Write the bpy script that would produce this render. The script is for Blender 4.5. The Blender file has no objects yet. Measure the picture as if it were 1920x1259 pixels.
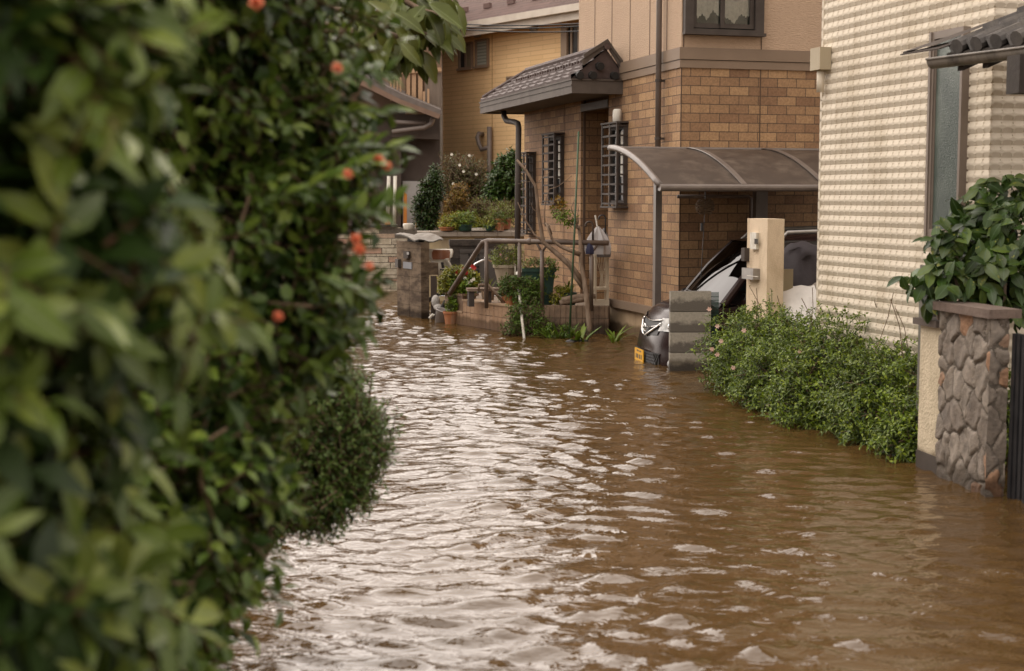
import bpy, math, random
import numpy as np
from mathutils import Vector
random.seed(7); RNG = np.random.default_rng(11)
SC = bpy.context.scene
COL = SC.collection
R = math.radians

# ------------------------------------------------------------------ camera, sky, sun, exposure
CAM_H, FPX, HORIZON = 1.67, 2667.0, 373.0
PITCH = math.atan((629.5 - HORIZON) / FPX)
cam_d = bpy.data.cameras.new("camera"); cam = bpy.data.objects.new("camera", cam_d); COL.objects.link(cam)
cam.location = (0, 0, CAM_H); cam.rotation_euler = (R(90) - PITCH, R(0.0), 0)
cam_d.sensor_width = 36.0; cam_d.lens = 36.0 * FPX / 1920.0
cam_d.clip_start = 0.05; cam_d.clip_end = 3000
cam_d.dof.use_dof = True; cam_d.dof.focus_distance = 13.5; cam_d.dof.aperture_fstop = 3.2
SC.camera = cam

SUN_EL, SUN_AZ = R(52), R(232)        # soft light from behind the camera's left shoulder
world = bpy.data.worlds.new("World"); SC.world = world; world.use_nodes = True
wn, wl = world.node_tree.nodes, world.node_tree.links
wn.clear()
w_out = wn.new("ShaderNodeOutputWorld"); w_bg = wn.new("ShaderNodeBackground")
w_sky = wn.new("ShaderNodeTexSky"); w_sky.sky_type = 'NISHITA'; w_sky.sun_disc = False
w_sky.sun_elevation = SUN_EL; w_sky.sun_rotation = SUN_AZ; w_sky.dust_density = 4.0
# overcast: a pale cloud deck lies over nearly all of the blue
w_tc = wn.new("ShaderNodeTexCoord"); w_n = wn.new("ShaderNodeTexNoise"); w_n.inputs["Scale"].default_value = 2.2
w_n.inputs["Detail"].default_value = 5.0
w_r = wn.new("ShaderNodeValToRGB")
w_r.color_ramp.elements[0].position = 0.3; w_r.color_ramp.elements[0].color = (6.9, 6.05, 5.4, 1)
w_r.color_ramp.elements[1].position = 0.72; w_r.color_ramp.elements[1].color = (9.9, 8.95, 8.15, 1)
w_mx = wn.new("ShaderNodeMix"); w_mx.data_type = 'RGBA'; w_mx.inputs["Factor"].default_value = 0.93
wl.new(w_tc.outputs["Generated"], w_n.inputs["Vector"]); wl.new(w_n.outputs["Fac"], w_r.inputs["Fac"])
wl.new(w_sky.outputs[0], w_mx.inputs["A"]); wl.new(w_r.outputs[0], w_mx.inputs["B"])
# the cloud deck is thinnest, hence brightest, low over the far end of the lane
w_dot = wn.new("ShaderNodeVectorMath"); w_dot.operation = 'DOT_PRODUCT'; w_dot.inputs[1].default_value = Vector((-0.22, 0.9, 0.38)).normalized()
w_rng = wn.new("ShaderNodeMapRange"); w_rng.interpolation_type = 'SMOOTHSTEP'
for k_, v_ in (("From Min", 0.3), ("From Max", 1.0), ("To Min", 0.95), ("To Max", 2.35)): w_rng.inputs[k_].default_value = v_
w_sc = wn.new("ShaderNodeVectorMath"); w_sc.operation = 'SCALE'
wl.new(w_tc.outputs["Generated"], w_dot.inputs[0]); wl.new(w_dot.outputs["Value"], w_rng.inputs["Value"])
wl.new(w_mx.outputs["Result"], w_sc.inputs[0]); wl.new(w_rng.outputs["Result"], w_sc.inputs["Scale"])
wl.new(w_sc.outputs[0], w_bg.inputs["Color"]); w_bg.inputs["Strength"].default_value = 0.15
wl.new(w_bg.outputs[0], w_out.inputs[0])

sun_d = bpy.data.lights.new("sun", 'SUN'); sun_d.energy = 0.75; sun_d.angle = R(38); sun_d.color = (1, 0.93, 0.84)
sun = bpy.data.objects.new("sun", sun_d); COL.objects.link(sun)
_sd = Vector((math.sin(SUN_AZ) * math.cos(SUN_EL), math.cos(SUN_AZ) * math.cos(SUN_EL), math.sin(SUN_EL)))
sun.rotation_euler = (-_sd).to_track_quat('-Z', 'Y').to_euler()

SC.view_settings.view_transform = 'Standard'; SC.view_settings.look = 'None'
SC.view_settings.exposure = 0.45; SC.view_settings.gamma = 1.0
SC.cycles.max_bounces = 8; SC.cycles.transparent_max_bounces = 12
SC.cycles.caustics_reflective = False; SC.cycles.caustics_refractive = False

# ------------------------------------------------------------------ measuring helpers
CP, SP = math.cos(PITCH), math.sin(PITCH)
def ray(px, py):
    a, b = (px - 960) / FPX, (py - 629.5) / FPX
    return Vector((a, CP - b * SP, -SP - b * CP))
def G(px, py, z=0.0):
    d = ray(px, py); t = (z - CAM_H) / d.z
    return Vector((0, 0, CAM_H)) + d * t
def P(px, py, Y):
    d = ray(px, py)
    return Vector((0, 0, CAM_H)) + d * (Y / d.y)
def Zof(py, Y):
    return P(960, py, Y).z

class Fr:
    """a local ground frame: u to the right, v away"""
    def __init__(s, o, ang):
        s.o = Vector((o[0], o[1], 0)); s.u = Vector((math.cos(ang), math.sin(ang), 0)); s.v = Vector((-math.sin(ang), math.cos(ang), 0))
    def w(s, u, v, z): return s.o + s.u * u + s.v * v + Vector((0, 0, z))
    def loc(s, p):
        d = Vector((p[0], p[1], 0)) - s.o
        return d.dot(s.u), d.dot(s.v), p[2]
    def hu(s, px, py, u0=0.0):
        d = ray(px, py); c = Vector((0, 0, CAM_H)); t = (s.o + s.u * u0 - c).dot(s.u) / d.dot(s.u)
        l = s.loc(c + d * t); return l[1], l[2]
    def hv(s, px, py, v0=0.0):
        d = ray(px, py); c = Vector((0, 0, CAM_H)); t = (s.o + s.v * v0 - c).dot(s.v) / d.dot(s.v)
        l = s.loc(c + d * t); return l[0], l[2]
WF = Fr((0, 0), 0)

# ------------------------------------------------------------------ objects, parts, labels
WL = {}
def tag(o, label=None, cat=None, group=None, kind=None):
    if label: o["label"] = label
    if cat: o["category"] = cat
    if group: o["group"] = group
    if kind: o["kind"] = kind
    return o
def thing(name, label, cat, loc, group=None):
    o = bpy.data.objects.new(name, None); COL.objects.link(o); o.location = loc; o.empty_display_size = 0.1
    WL[o] = Vector(loc); return tag(o, label, cat, group)
def link(name, me, mat, root, loc=None, smooth=False, bevel=0.0):
    o = bpy.data.objects.new(name, me); COL.objects.link(o)
    if isinstance(mat, (list, tuple)):
        for m in mat: me.materials.append(m)
    else: me.materials.append(mat)
    if root is not None: o.parent = root; WL[o] = WL[root]
    else: o.location = loc or (0, 0, 0); WL[o] = Vector(loc or (0, 0, 0))
    if smooth:
        me.polygons.foreach_set("use_smooth", [True] * len(me.polygons))
    if bevel:
        b = o.modifiers.new("bevel", 'BEVEL'); b.width = bevel; b.segments = 2; b.limit_method = 'ANGLE'; b.angle_limit = R(40)
    return o

class MB:
    def __init__(s): s.v = []; s.f = []; s.uv = []; s.m = []; s.mi = 0
    def quad(s, pts, uv=None):
        n = len(s.v); s.v += [tuple(p) for p in pts]; s.f.append(tuple(range(n, n + len(pts)))); s.m.append(s.mi)
        s.uv.append(uv or [(0, 0)] * len(pts)); return s
    def fbox(s, fr, u0, u1, v0, v1, z0, z1):
        if u0 > u1: u0, u1 = u1, u0
        if v0 > v1: v0, v1 = v1, v0
        w = fr.w
        s.quad([w(u0, v0, z0), w(u1, v0, z0), w(u1, v0, z1), w(u0, v0, z1)], [(u0, z0), (u1, z0), (u1, z1), (u0, z1)])
        s.quad([w(u1, v1, z0), w(u0, v1, z0), w(u0, v1, z1), w(u1, v1, z1)], [(u1, z0), (u0, z0), (u0, z1), (u1, z1)])
        s.quad([w(u0, v1, z0), w(u0, v0, z0), w(u0, v0, z1), w(u0, v1, z1)], [(-v1, z0), (-v0, z0), (-v0, z1), (-v1, z1)])
        s.quad([w(u1, v0, z0), w(u1, v1, z0), w(u1, v1, z1), w(u1, v0, z1)], [(v0, z0), (v1, z0), (v1, z1), (v0, z1)])
        s.quad([w(u0, v0, z1), w(u1, v0, z1), w(u1, v1, z1), w(u0, v1, z1)], [(u0, v0), (u1, v0), (u1, v1), (u0, v1)])
        s.quad([w(u0, v1, z0), w(u1, v1, z0), w(u1, v0, z0), w(u0, v0, z0)], [(u0, v1), (u1, v1), (u1, v0), (u0, v0)])
        return s
    def tube(s, pts, r, seg=8, closed=False, cap=True):
        pts = [Vector(p) for p in pts]; n = len(pts)
        rs = r if isinstance(r, (list, tuple)) else [r] * n
        base = len(s.v); up = None
        for i, p in enumerate(pts):
            a = pts[(i - 1) % n] if (closed or i > 0) else p
            b = pts[(i + 1) % n] if (closed or i < n - 1) else p
            t = (b - a).normalized()
            if up is None:
                up = Vector((0, 0, 1)) if abs(t.z) < 0.9 else Vector((1, 0, 0))
            x = up.cross(t)
            if x.length < 1e-4: x = Vector((1, 0, 0)).cross(t)
            x.normalize(); y = t.cross(x); up = y
            for k in range(seg):
                an = 2 * math.pi * k / seg
                s.v.append(tuple(p + (x * math.cos(an) + y * math.sin(an)) * rs[i]))
        m = n if closed else n - 1
        for i in range(m):
            i2 = (i + 1) % n
            for k in range(seg):
                k2 = (k + 1) % seg
                s.f.append((base + i * seg + k, base + i * seg + k2, base + i2 * seg + k2, base + i2 * seg + k)); s.m.append(s.mi)
                s.uv.append([(0, 0)] * 4)
        if cap and not closed:
            s.f.append(tuple(base + k for k in reversed(range(seg)))); s.uv.append([(0, 0)] * seg); s.m.append(s.mi)
            s.f.append(tuple(base + (n - 1) * seg + k for k in range(seg))); s.uv.append([(0, 0)] * seg); s.m.append(s.mi)
        return s
    def lathe(s, c, prof, seg=20, rot=None):
        base = len(s.v); c = Vector(c)
        for (r, z) in prof:
            for k in range(seg):
                an = 2 * math.pi * k / seg
                q = Vector((r * math.cos(an), r * math.sin(an), z))
                if rot is not None: q = rot @ q
                s.v.append(tuple(c + q))
        for i in range(len(prof) - 1):
            for k in range(seg):
                k2 = (k + 1) % seg
                s.f.append((base + i * seg + k, base + i * seg + k2, base + (i + 1) * seg + k2, base + (i + 1) * seg + k)); s.uv.append([(0, 0)] * 4); s.m.append(s.mi)
        for i, rev in ((0, True), (len(prof) - 1, False)):
            if prof[i][0] > 1e-4:
                ks = range(seg); ks = reversed(ks) if rev else ks
                s.f.append(tuple(base + i * seg + k for k in ks)); s.uv.append([(0, 0)] * seg); s.m.append(s.mi)
        return s
    def ell(s, c, r, seg=16, rings=10):
        base = len(s.v); c = Vector(c)
        for i in range(rings + 1):
            th = math.pi * i / rings
            for k in range(seg):
                ph = 2 * math.pi * k / seg
                s.v.append((c.x + r[0] * math.sin(th) * math.cos(ph), c.y + r[1] * math.sin(th) * math.sin(ph), c.z - r[2] * math.cos(th)))
        for i in range(rings):
            for k in range(seg):
                k2 = (k + 1) % seg
                s.f.append((base + i * seg + k, base + i * seg + k2, base + (i + 1) * seg + k2, base + (i + 1) * seg + k)); s.uv.append([(0, 0)] * 4); s.m.append(s.mi)
        return s
    def extr(s, poly, vec):
        """polygon (list of 3-D points) pushed along vec"""
        vec = Vector(vec); a = [Vector(p) for p in poly]; b = [p + vec for p in a]; n = len(a)
        s.quad(list(reversed(a))); s.quad(b)
        for i in range(n):
            j = (i + 1) % n
            s.quad([a[i], a[j], b[j], b[i]])
        return s
    def loft(s, rings, closed=False, capends=False):
        """rings: equal-length lists of points; closed closes each ring"""
        base = len(s.v); n = len(rings[0])
        for r in rings: s.v += [tuple(p) for p in r]
        for i in range(len(rings) - 1):
            for k in range(n if closed else n - 1):
                k2 = (k + 1) % n
                s.f.append((base + i * n + k, base + i * n + k2, base + (i + 1) * n + k2, base + (i + 1) * n + k)); s.m.append(s.mi)
                s.uv.append([(k / (n - 1), i), (k2 / (n - 1), i), (k2 / (n - 1), i + 1), (k / (n - 1), i + 1)])
        if capends:
            s.f.append(tuple(base + k for k in reversed(range(n)))); s.uv.append([(0, 0)] * n); s.m.append(s.mi)
            s.f.append(tuple(base + (len(rings) - 1) * n + k for k in range(n))); s.uv.append([(0, 0)] * n); s.m.append(s.mi)
        return s
    def build(s, name, mat, root=None, smooth=False, bevel=0.0, loc=None):
        off = WL[root] if root is not None else Vector(loc or (0, 0, 0))
        me = bpy.data.meshes.new(name)
        me.from_pydata([(p[0] - off.x, p[1] - off.y, p[2] - off.z) for p in s.v], [], s.f)
        uvl = me.uv_layers.new(name="UVMap")
        flat = [c for f in s.uv for q in f for c in q]
        uvl.data.foreach_set("uv", flat)
        if any(s.m): me.polygons.foreach_set("material_index", s.m)
        me.update()
        return link(name, me, mat, root, loc, smooth, bevel)

def np_mesh(name, verts, quads, mat, root=None, uv=None, smooth=True, loc=None):
    off = WL[root] if root is not None else Vector(loc or (0, 0, 0))
    v = np.asarray(verts, dtype=np.float32) - np.array(off[:], dtype=np.float32)
    q = np.asarray(quads, dtype=np.int32); me = bpy.data.meshes.new(name)
    me.vertices.add(len(v)); me.vertices.foreach_set("co", v.ravel())
    me.loops.add(q.size); me.loops.foreach_set("vertex_index", q.ravel())
    me.polygons.add(len(q)); me.polygons.foreach_set("loop_start", np.arange(0, q.size, q.shape[1], dtype=np.int32))
    me.polygons.foreach_set("use_smooth", np.full(len(q), smooth))
    if uv is not None:
        l = me.uv_layers.new(name="UVMap"); l.data.foreach_set("uv", np.asarray(uv, dtype=np.float32)[q.ravel()].ravel())
    me.update(calc_edges=True); me.validate()
    return link(name, me, mat, root, loc)

# ------------------------------------------------------------------ materials
def newmat(name):
    m = bpy.data.materials.new(name); m.use_nodes = True
    nt = m.node_tree; return m, nt.nodes, nt.links, nt.nodes["Principled BSDF"]
def rgba(c): return (c[0], c[1], c[2], 1)
def mixc(n, l, fac, a, b):
    x = n.new("ShaderNodeMix"); x.data_type = 'RGBA'
    for key, val in (("Factor", fac), ("A", a), ("B", b)):
        if hasattr(val, "is_output"): l.new(val, x.inputs[key])
        else: x.inputs[key].default_value = val if key == "Factor" else rgba(val)
    return x.outputs["Result"]
def ramp(n, l, src, stops):
    r = n.new("ShaderNodeValToRGB"); e = r.color_ramp.elements
    while len(e) < len(stops): e.new(0.5)
    for i, (p, c) in enumerate(stops):
        e[i].position = p; e[i].color = rgba(c) if isinstance(c, tuple) else (c, c, c, 1)
    l.new(src, r.inputs["Fac"]); return r.outputs["Color"]
def noise(n, l, scale, detail=4, vec=None, rough=0.55, stretch=None, dist=0.0):
    t = n.new("ShaderNodeTexNoise"); t.inputs["Scale"].default_value = scale; t.inputs["Detail"].default_value = detail
    t.inputs["Roughness"].default_value = rough; t.inputs["Distortion"].default_value = dist
    if vec is None: vec = n.new("ShaderNodeTexCoord").outputs["Object"]
    if stretch:
        mp = n.new("ShaderNodeMapping"); mp.inputs["Scale"].default_value = stretch; l.new(vec, mp.inputs["Vector"]); vec = mp.outputs[0]
    l.new(vec, t.inputs["Vector"]); return t.outputs["Fac"]
def bump(n, l, h, strength, dist, b, prev=None):
    x = n.new("ShaderNodeBump"); x.inputs["Strength"].default_value = strength; x.inputs["Distance"].default_value = dist
    l.new(h, x.inputs["Height"])
    if prev is not None: l.new(prev, x.inputs["Normal"])
    l.new(x.outputs[0], b.inputs["Normal"]); return x.outputs[0]
def M(name, c, c2=None, scale=6, rough=0.6, bmp=0.0, bscale=60, metal=0.0, spec=0.4, stretch=None, lo=0.35, hi=0.7, dirt=None, dscale=2.5, coat=0.0, soak=False):
    m, n, l, b = newmat(name)
    b.inputs["Roughness"].default_value = rough; b.inputs["Metallic"].default_value = metal
    b.inputs["Specular IOR Level"].default_value = spec; b.inputs["Coat Weight"].default_value = coat
    c2 = c2 or tuple(x * 0.8 for x in c)
    f = ramp(n, l, noise(n, l, scale, 5, stretch=stretch), [(lo, 0.0), (hi, 1.0)])
    out = mixc(n, l, f, c, c2)
    if dirt:
        d = ramp(n, l, noise(n, l, dscale, 6, rough=0.65, stretch=(1, 1, 0.45)), [(0.5, 0.0), (0.68, 1.0)])
        out = mixc(n, l, d, out, dirt)
    if soak: out = wet(n, l, out)
    l.new(out, b.inputs["Base Color"])
    if bmp: bump(n, l, noise(n, l, bscale, 4, stretch=stretch), bmp, 0.01, b)
    return m
def wet(n, l, col, top=0.11, fac=0.36):
    """soaked, silt-marked band that the flood has left just above the waterline"""
    g = n.new("ShaderNodeNewGeometry"); s = n.new("ShaderNodeSeparateXYZ"); l.new(g.outputs["Position"], s.inputs[0])
    nz = noise(n, l, 7, 5, vec=g.outputs["Position"], stretch=(1, 1, 0.25)); k = n.new("ShaderNodeMath"); k.operation = 'MULTIPLY_ADD'
    l.new(nz, k.inputs[0]); k.inputs[1].default_value = -0.13; l.new(s.outputs["Z"], k.inputs[2])
    m = n.new("ShaderNodeMapRange"); m.inputs["From Min"].default_value = top - 0.075; m.inputs["From Max"].default_value = top - 0.035; m.inputs["To Min"].default_value = 1.0; m.inputs["To Max"].default_value = 0.0
    l.new(k.outputs[0], m.inputs["Value"])
    d = n.new("ShaderNodeMix"); d.data_type = 'RGBA'; d.blend_type = 'MULTIPLY'; d.inputs["Factor"].default_value = 1.0; l.new(col, d.inputs["A"]); d.inputs["B"].default_value = (fac * 1.08, fac, fac * 0.9, 1)
    return mixc(n, l, m.outputs[0], col, d.outputs["Result"])
def uvvec(n, l, scale=(1, 1, 1), off=(0, 0, 0)):
    mp = n.new("ShaderNodeMapping"); mp.inputs["Scale"].default_value = scale; mp.inputs["Location"].default_value = off
    l.new(n.new("ShaderNodeTexCoord").outputs["UV"], mp.inputs["Vector"]); return mp.outputs[0]
def brick_mat(name, c1, c2, mortar, bw, bh, ms=0.006, offset=0.5, rough=0.75, bmp=0.6, stain=None, bias=0.0, rowfreq=2, squash=1.0, sqf=2, soak=False):
    m, n, l, b = newmat(name)
    t = n.new("ShaderNodeTexBrick"); l.new(uvvec(n, l), t.inputs["Vector"])
    t.offset = offset; t.offset_frequency = rowfreq; t.squash = squash; t.squash_frequency = sqf
    t.inputs["Color1"].default_value = rgba(c1); t.inputs["Color2"].default_value = rgba(c2); t.inputs["Mortar"].default_value = rgba(mortar)
    t.inputs["Scale"].default_value = 1.0; t.inputs["Mortar Size"].default_value = ms; t.inputs["Mortar Smooth"].default_value = 0.15
    t.inputs["Bias"].default_value = bias; t.inputs["Brick Width"].default_value = bw; t.inputs["Row Height"].default_value = bh
    nz = noise(n, l, 45, 5); f = ramp(n, l, nz, [(0.3, 0.72), (0.7, 1.12)])
    x = n.new("ShaderNodeMix"); x.data_type = 'RGBA'; x.blend_type = 'MULTIPLY'; x.inputs["Factor"].default_value = 1.0
    l.new(t.outputs["Color"], x.inputs["A"]); l.new(f, x.inputs["B"]); out = x.outputs["Result"]
    big = ramp(n, l, noise(n, l, 1.3, 5), [(0.35, 0.86), (0.65, 1.06)])
    x2 = n.new("ShaderNodeMix"); x2.data_type = 'RGBA'; x2.blend_type = 'MULTIPLY'; x2.inputs["Factor"].default_value = 1.0
    l.new(out, x2.inputs["A"]); l.new(big, x2.inputs["B"]); out = x2.outputs["Result"]
    if stain:
        d = ramp(n, l, noise(n, l, 3.2, 6, rough=0.7, stretch=(1, 1, 0.5)), [(0.45, 0.0), (0.62, 1.0)])
        out = mixc(n, l, d, out, stain)
    if soak: out = wet(n, l, out)
    l.new(out, b.inputs["Base Color"]); b.inputs["Roughness"].default_value = rough; b.inputs["Specular IOR Level"].default_value = 0.3
    inv = n.new("ShaderNodeMath"); inv.operation = 'SUBTRACT'; inv.inputs[0].default_value = 1.0; l.new(t.outputs["Fac"], inv.inputs[1])
    p = bump(n, l, inv.outputs[0], bmp, 0.006, b)
    bump(n, l, nz, 0.35, 0.006, b, p)
    return m
def leaf_mat(name, cols, rough=0.42, trans=0.22, rib=None, spec=0.3, spots=None):
    m, n, l, b = newmat(name)
    g = n.new("ShaderNodeNewGeometry")
    cols = [(c[0] * 1.12, c[1] * 1.12, c[2] * 0.62) for c in cols]
    k = len(cols); out = ramp(n, l, g.outputs["Random Per Island"], [(i / max(1, k - 1), c) for i, c in enumerate(cols)])
    tc = n.new("ShaderNodeTexCoord")
    if rib:
        sp = n.new("ShaderNodeSeparateXYZ"); l.new(tc.outputs["UV"], sp.inputs[0])
        a = n.new("ShaderNodeMath"); a.operation = 'ABSOLUTE'; l.new(sp.outputs["Y"], a.inputs[0])
        out = mixc(n, l, ramp(n, l, a.outputs[0], [(0.03, 0.75), (0.12, 0.0)]), out, rib)
    if spots:
        out = mixc(n, l, ramp(n, l, noise(n, l, 26, 2), [(0.66, 0.0), (0.70, 1.0)]), out, spots)
    v = ramp(n, l, noise(n, l, 9, 3), [(0.3, 0.75), (0.7, 1.15)])
    x = n.new("ShaderNodeMix"); x.data_type = 'RGBA'; x.blend_type = 'MULTIPLY'; x.inputs["Factor"].default_value = 1.0
    l.new(out, x.inputs["A"]); l.new(v, x.inputs["B"]); out = x.outputs["Result"]
    v2 = ramp(n, l, noise(n, l, 2.6, 4), [(0.32, 0.62), (0.68, 1.3)])       # older and younger growth in patches
    x = n.new("ShaderNodeMix"); x.data_type = 'RGBA'; x.blend_type = 'MULTIPLY'; x.inputs["Factor"].default_value = 1.0
    l.new(out, x.inputs["A"]); l.new(v2, x.inputs["B"]); out = x.outputs["Result"]
    l.new(out, b.inputs["Base Color"]); b.inputs["Roughness"].default_value = rough; b.inputs["Specular IOR Level"].default_value = spec
    tr = n.new("ShaderNodeBsdfTranslucent"); l.new(out, tr.inputs["Color"])
    mx = n.new("ShaderNodeMixShader"); mx.inputs[0].default_value = trans
    l.new(b.outputs[0], mx.inputs[1]); l.new(tr.outputs[0], mx.inputs[2])
    l.new(mx.outputs[0], n["Material Output"].inputs["Surface"]); return m
def glass_mat(name, tint=(0.6, 0.65, 0.62), gloss=1.0, rough=0.02):
    m, n, l, b = newmat(name)
    tr = n.new("ShaderNodeBsdfTransparent"); tr.inputs["Color"].default_value = rgba(tint)
    gl = n.new("ShaderNodeBsdfGlossy"); gl.inputs["Roughness"].default_value = rough; gl.inputs["Color"].default_value = (gloss, gloss, gloss, 1)
    fz = n.new("ShaderNodeFresnel"); fz.inputs["IOR"].default_value = 1.55
    mx = n.new("ShaderNodeMixShader"); l.new(fz.outputs[0], mx.inputs[0]); l.new(tr.outputs[0], mx.inputs[1]); l.new(gl.outputs[0], mx.inputs[2])
    l.new(mx.outputs[0], n["Material Output"].inputs["Surface"]); return m

# ------------------------------------------------------------------ leaves
def leaf_object(name, pos, d, nrm, L, W, mat, root, fine=True, fold=0.3, curl=0.25, loc=None):
    pos, d, nrm = (np.asarray(a, dtype=np.float64) for a in (pos, d, nrm))
    n = len(pos); L = np.broadcast_to(L, n).reshape(n, 1, 1); W = np.broadcast_to(W, n).reshape(n, 1, 1)
    d = d / (np.linalg.norm(d, axis=1, keepdims=True) + 1e-9)
    z = nrm - (nrm * d).sum(1, keepdims=True) * d; z /= (np.linalg.norm(z, axis=1, keepdims=True) + 1e-9)
    y = np.cross(z, d)
    if fine:
        st = [(0.0, 0.06), (0.18, 0.62), (0.45, 1.0), (0.75, 0.72), (1.0, 0.02)]
    else:
        st = [(0.0, 0.05), (0.45, 1.0), (1.0, 0.03)]
    tx, ty, tz, uv = [], [], [], []
    for (x, w) in st:
        for sy in (-1, 0, 1):
            tx.append(x); ty.append(sy * w * 0.5); tz.append(abs(sy) * w * 0.5); uv.append((x, sy * w))
    tx, ty, tz = (np.array(a).reshape(1, -1, 1) for a in (tx, ty, tz))
    cr = RNG.uniform(0.3, 1.7, (n, 1, 1)) * curl; fo = RNG.uniform(0.4, 1.6, (n, 1, 1)) * fold
    V = pos[:, None, :] + d[:, None, :] * (tx * L) + y[:, None, :] * (ty * W) + z[:, None, :] * (tz * W * fo - cr * tx ** 2 * L)
    k = len(st) * 3; q = []
    for i in range(len(st) - 1):
        for s in range(2):
            a = i * 3 + s; q.append((a, a + 1, a + 4, a + 3))
    q = np.array(q)[None] + (np.arange(n) * k)[:, None, None]
    return np_mesh(name, V.reshape(-1, 3), q.reshape(-1, 4), mat, root, np.tile(np.array(uv), (n, 1)), True, loc)
def nrmz(a): return a / (np.linalg.norm(a, axis=-1, keepdims=True) + 1e-9)
def shrub(ells, n_tw, tw_len, lpt, shell=(0.72, 1.02), up=0.25, rnd=0.55, droop=0.15, inner=0.8, seed=1, out=0.8, zmin=0.03, flat=1.0, fwd=0.55):
    """twigs over the shells of a few ellipsoids, leaves set along each twig; returns leaf arrays and twig lines"""
    g = np.random.default_rng(seed)
    C = np.array([e[0] for e in ells], float); Rr = np.array([e[1] for e in ells], float)
    wgt = (Rr[:, 0] * Rr[:, 1] + Rr[:, 1] * Rr[:, 2] + Rr[:, 0] * Rr[:, 2]); wgt /= wgt.sum()
    k = g.choice(len(ells), n_tw * 2, p=wgt); dv = nrmz(g.normal(size=(n_tw * 2, 3)))
    lump = 1 + 0.10 * np.sin(dv[:, 0] * 7 + k) * np.sin(dv[:, 1] * 6 + 2 * k) + 0.07 * np.sin(dv[:, 2] * 11 + k)
    r = g.uniform(*shell, (n_tw * 2, 1)) * lump[:, None]
    S = C[k] + dv * Rr[k] * r
    keep = np.ones(len(S), bool)
    for j in range(len(ells)):
        q = np.linalg.norm((S - C[j]) / Rr[j], axis=1); keep &= ~((q < inner) & (k != j))
    S, dv, k = S[keep][:n_tw], dv[keep][:n_tw], k[keep][:n_tw]; N = len(S)
    on = nrmz(dv / Rr[k])
    T = nrmz(on * out + g.normal(size=(N, 3)) * rnd + np.array([0, 0, up])); ln = g.uniform(0.6, 1.3, (N, 1)) * tw_len
    S = S - T * ln * 0.5
    A = nrmz(np.cross(T, g.normal(size=(N, 3)))); B = np.cross(T, A)
    Ps, Ds, Ns = [], [], []
    for j in range(lpt):
        t = (j + 1.0) / lpt; ph = j * 2.4 + g.uniform(0, 1.2, (N, 1)) + 1.3 * k[:, None]
        side = A * np.cos(ph) + B * np.sin(ph)
        pos = S + T * ln * t - np.array([0, 0, 1]) * droop * ln * t * t
        dd = nrmz(T * fwd * (1 + 0.8 * (t > 0.95)) + side * 0.85 + g.normal(size=(N, 3)) * 0.2 - np.array([0, 0, droop]))
        nn = nrmz(np.array([0, 0, flat]) + on * 0.6 + g.normal(size=(N, 3)) * 0.35)
        Ps.append(pos); Ds.append(dd); Ns.append(nn)
    Pp, Dd, Nn = np.concatenate(Ps), np.concatenate(Ds), np.concatenate(Ns)
    ok = Pp[:, 2] > zmin
    return Pp[ok], Dd[ok], Nn[ok], (S, S + T * ln - np.array([0, 0, 1]) * droop * ln), on
def twig_object(name, lines, r, mat, root, every=1, zmin=0.0):
    a, b = lines[0][::every], lines[1][::every]
    t = nrmz(b - a); x = nrmz(np.cross(t, np.array([0.3, 0.5, 0.81]))); y = np.cross(t, x); V, q = [], []
    n = len(a)
    for (p, rr) in ((a, r), (b, r * 0.5)):
        for k in range(3):
            an = 2.094 * k; V.append(p + (x * math.cos(an) + y * math.sin(an)) * rr)
    V = np.stack(V, 1).reshape(-1, 3)
    f = np.array([(0, 1, 4, 3), (1, 2, 5, 4), (2, 0, 3, 5)])[None] + (np.arange(n) * 6)[:, None, None]
    return np_mesh(name, V, f.reshape(-1, 4), mat, root)

# ------------------------------------------------------------------ shared materials
m_brick = brick_mat("brick_tan", (0.43, 0.268, 0.142), (0.25, 0.142, 0.08), (0.12, 0.08, 0.053), 0.234, 0.1005, 0.005)
def siding_mat(name, c):
    m, n, l, b = newmat(name)
    v = uvvec(n, l)
    nz = noise(n, l, 38, 4, vec=v, stretch=(0.55, 2.4, 1), dist=0.6)
    big = ramp(n, l, noise(n, l, 1.1, 4), [(0.3, tuple(x * 0.9 for x in c)), (0.7, c)])
    l.new(mixc(n, l, ramp(n, l, nz, [(0.35, 0.35), (0.6, 0.0)]), big, tuple(x * 0.72 for x in c)), b.inputs["Base Color"])
    b.inputs["Roughness"].default_value = 0.85; b.inputs["Specular IOR Level"].default_value = 0.2
    bump(n, l, nz, 0.9, 0.015, b); return m
m_siding = siding_mat("siding_beige", (0.53, 0.385, 0.275))
m_band = M("band_paint", (0.205, 0.145, 0.10), (0.235, 0.17, 0.12), 2.2, 0.6, 0.15, 80)
m_bronze = M("bronze_metal", (0.055, 0.044, 0.038), (0.075, 0.061, 0.053), 7, 0.6, 0.05, 90, spec=0.2)
m_pipe = M("pipe_taupe", (0.135, 0.108, 0.093), (0.17, 0.138, 0.12), 5, 0.45)
m_fascia = M("fascia_taupe", (0.085, 0.068, 0.057), (0.11, 0.09, 0.075), 4, 0.6, spec=0.25, dirt=(0.07, 0.055, 0.045), dscale=3)
m_foundation = M("foundation_paint", (0.44, 0.32, 0.20), (0.50, 0.37, 0.24), 3, 0.85, 0.25, 120, dirt=(0.29, 0.2, 0.12), dscale=2.2, soak=True)
m_rooftile = M("roof_tile_brown", (0.06, 0.04, 0.035), (0.105, 0.075, 0.068), 7, 0.6, 0.2, 50, spec=0.25)
m_dark = M("dark_void", (0.012, 0.011, 0.010), (0.02, 0.017, 0.015), 3, 0.7)
m_pane = M("dark_pane", (0.022, 0.024, 0.026), (0.05, 0.05, 0.05), 2.2, 0.12, spec=0.6)
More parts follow.
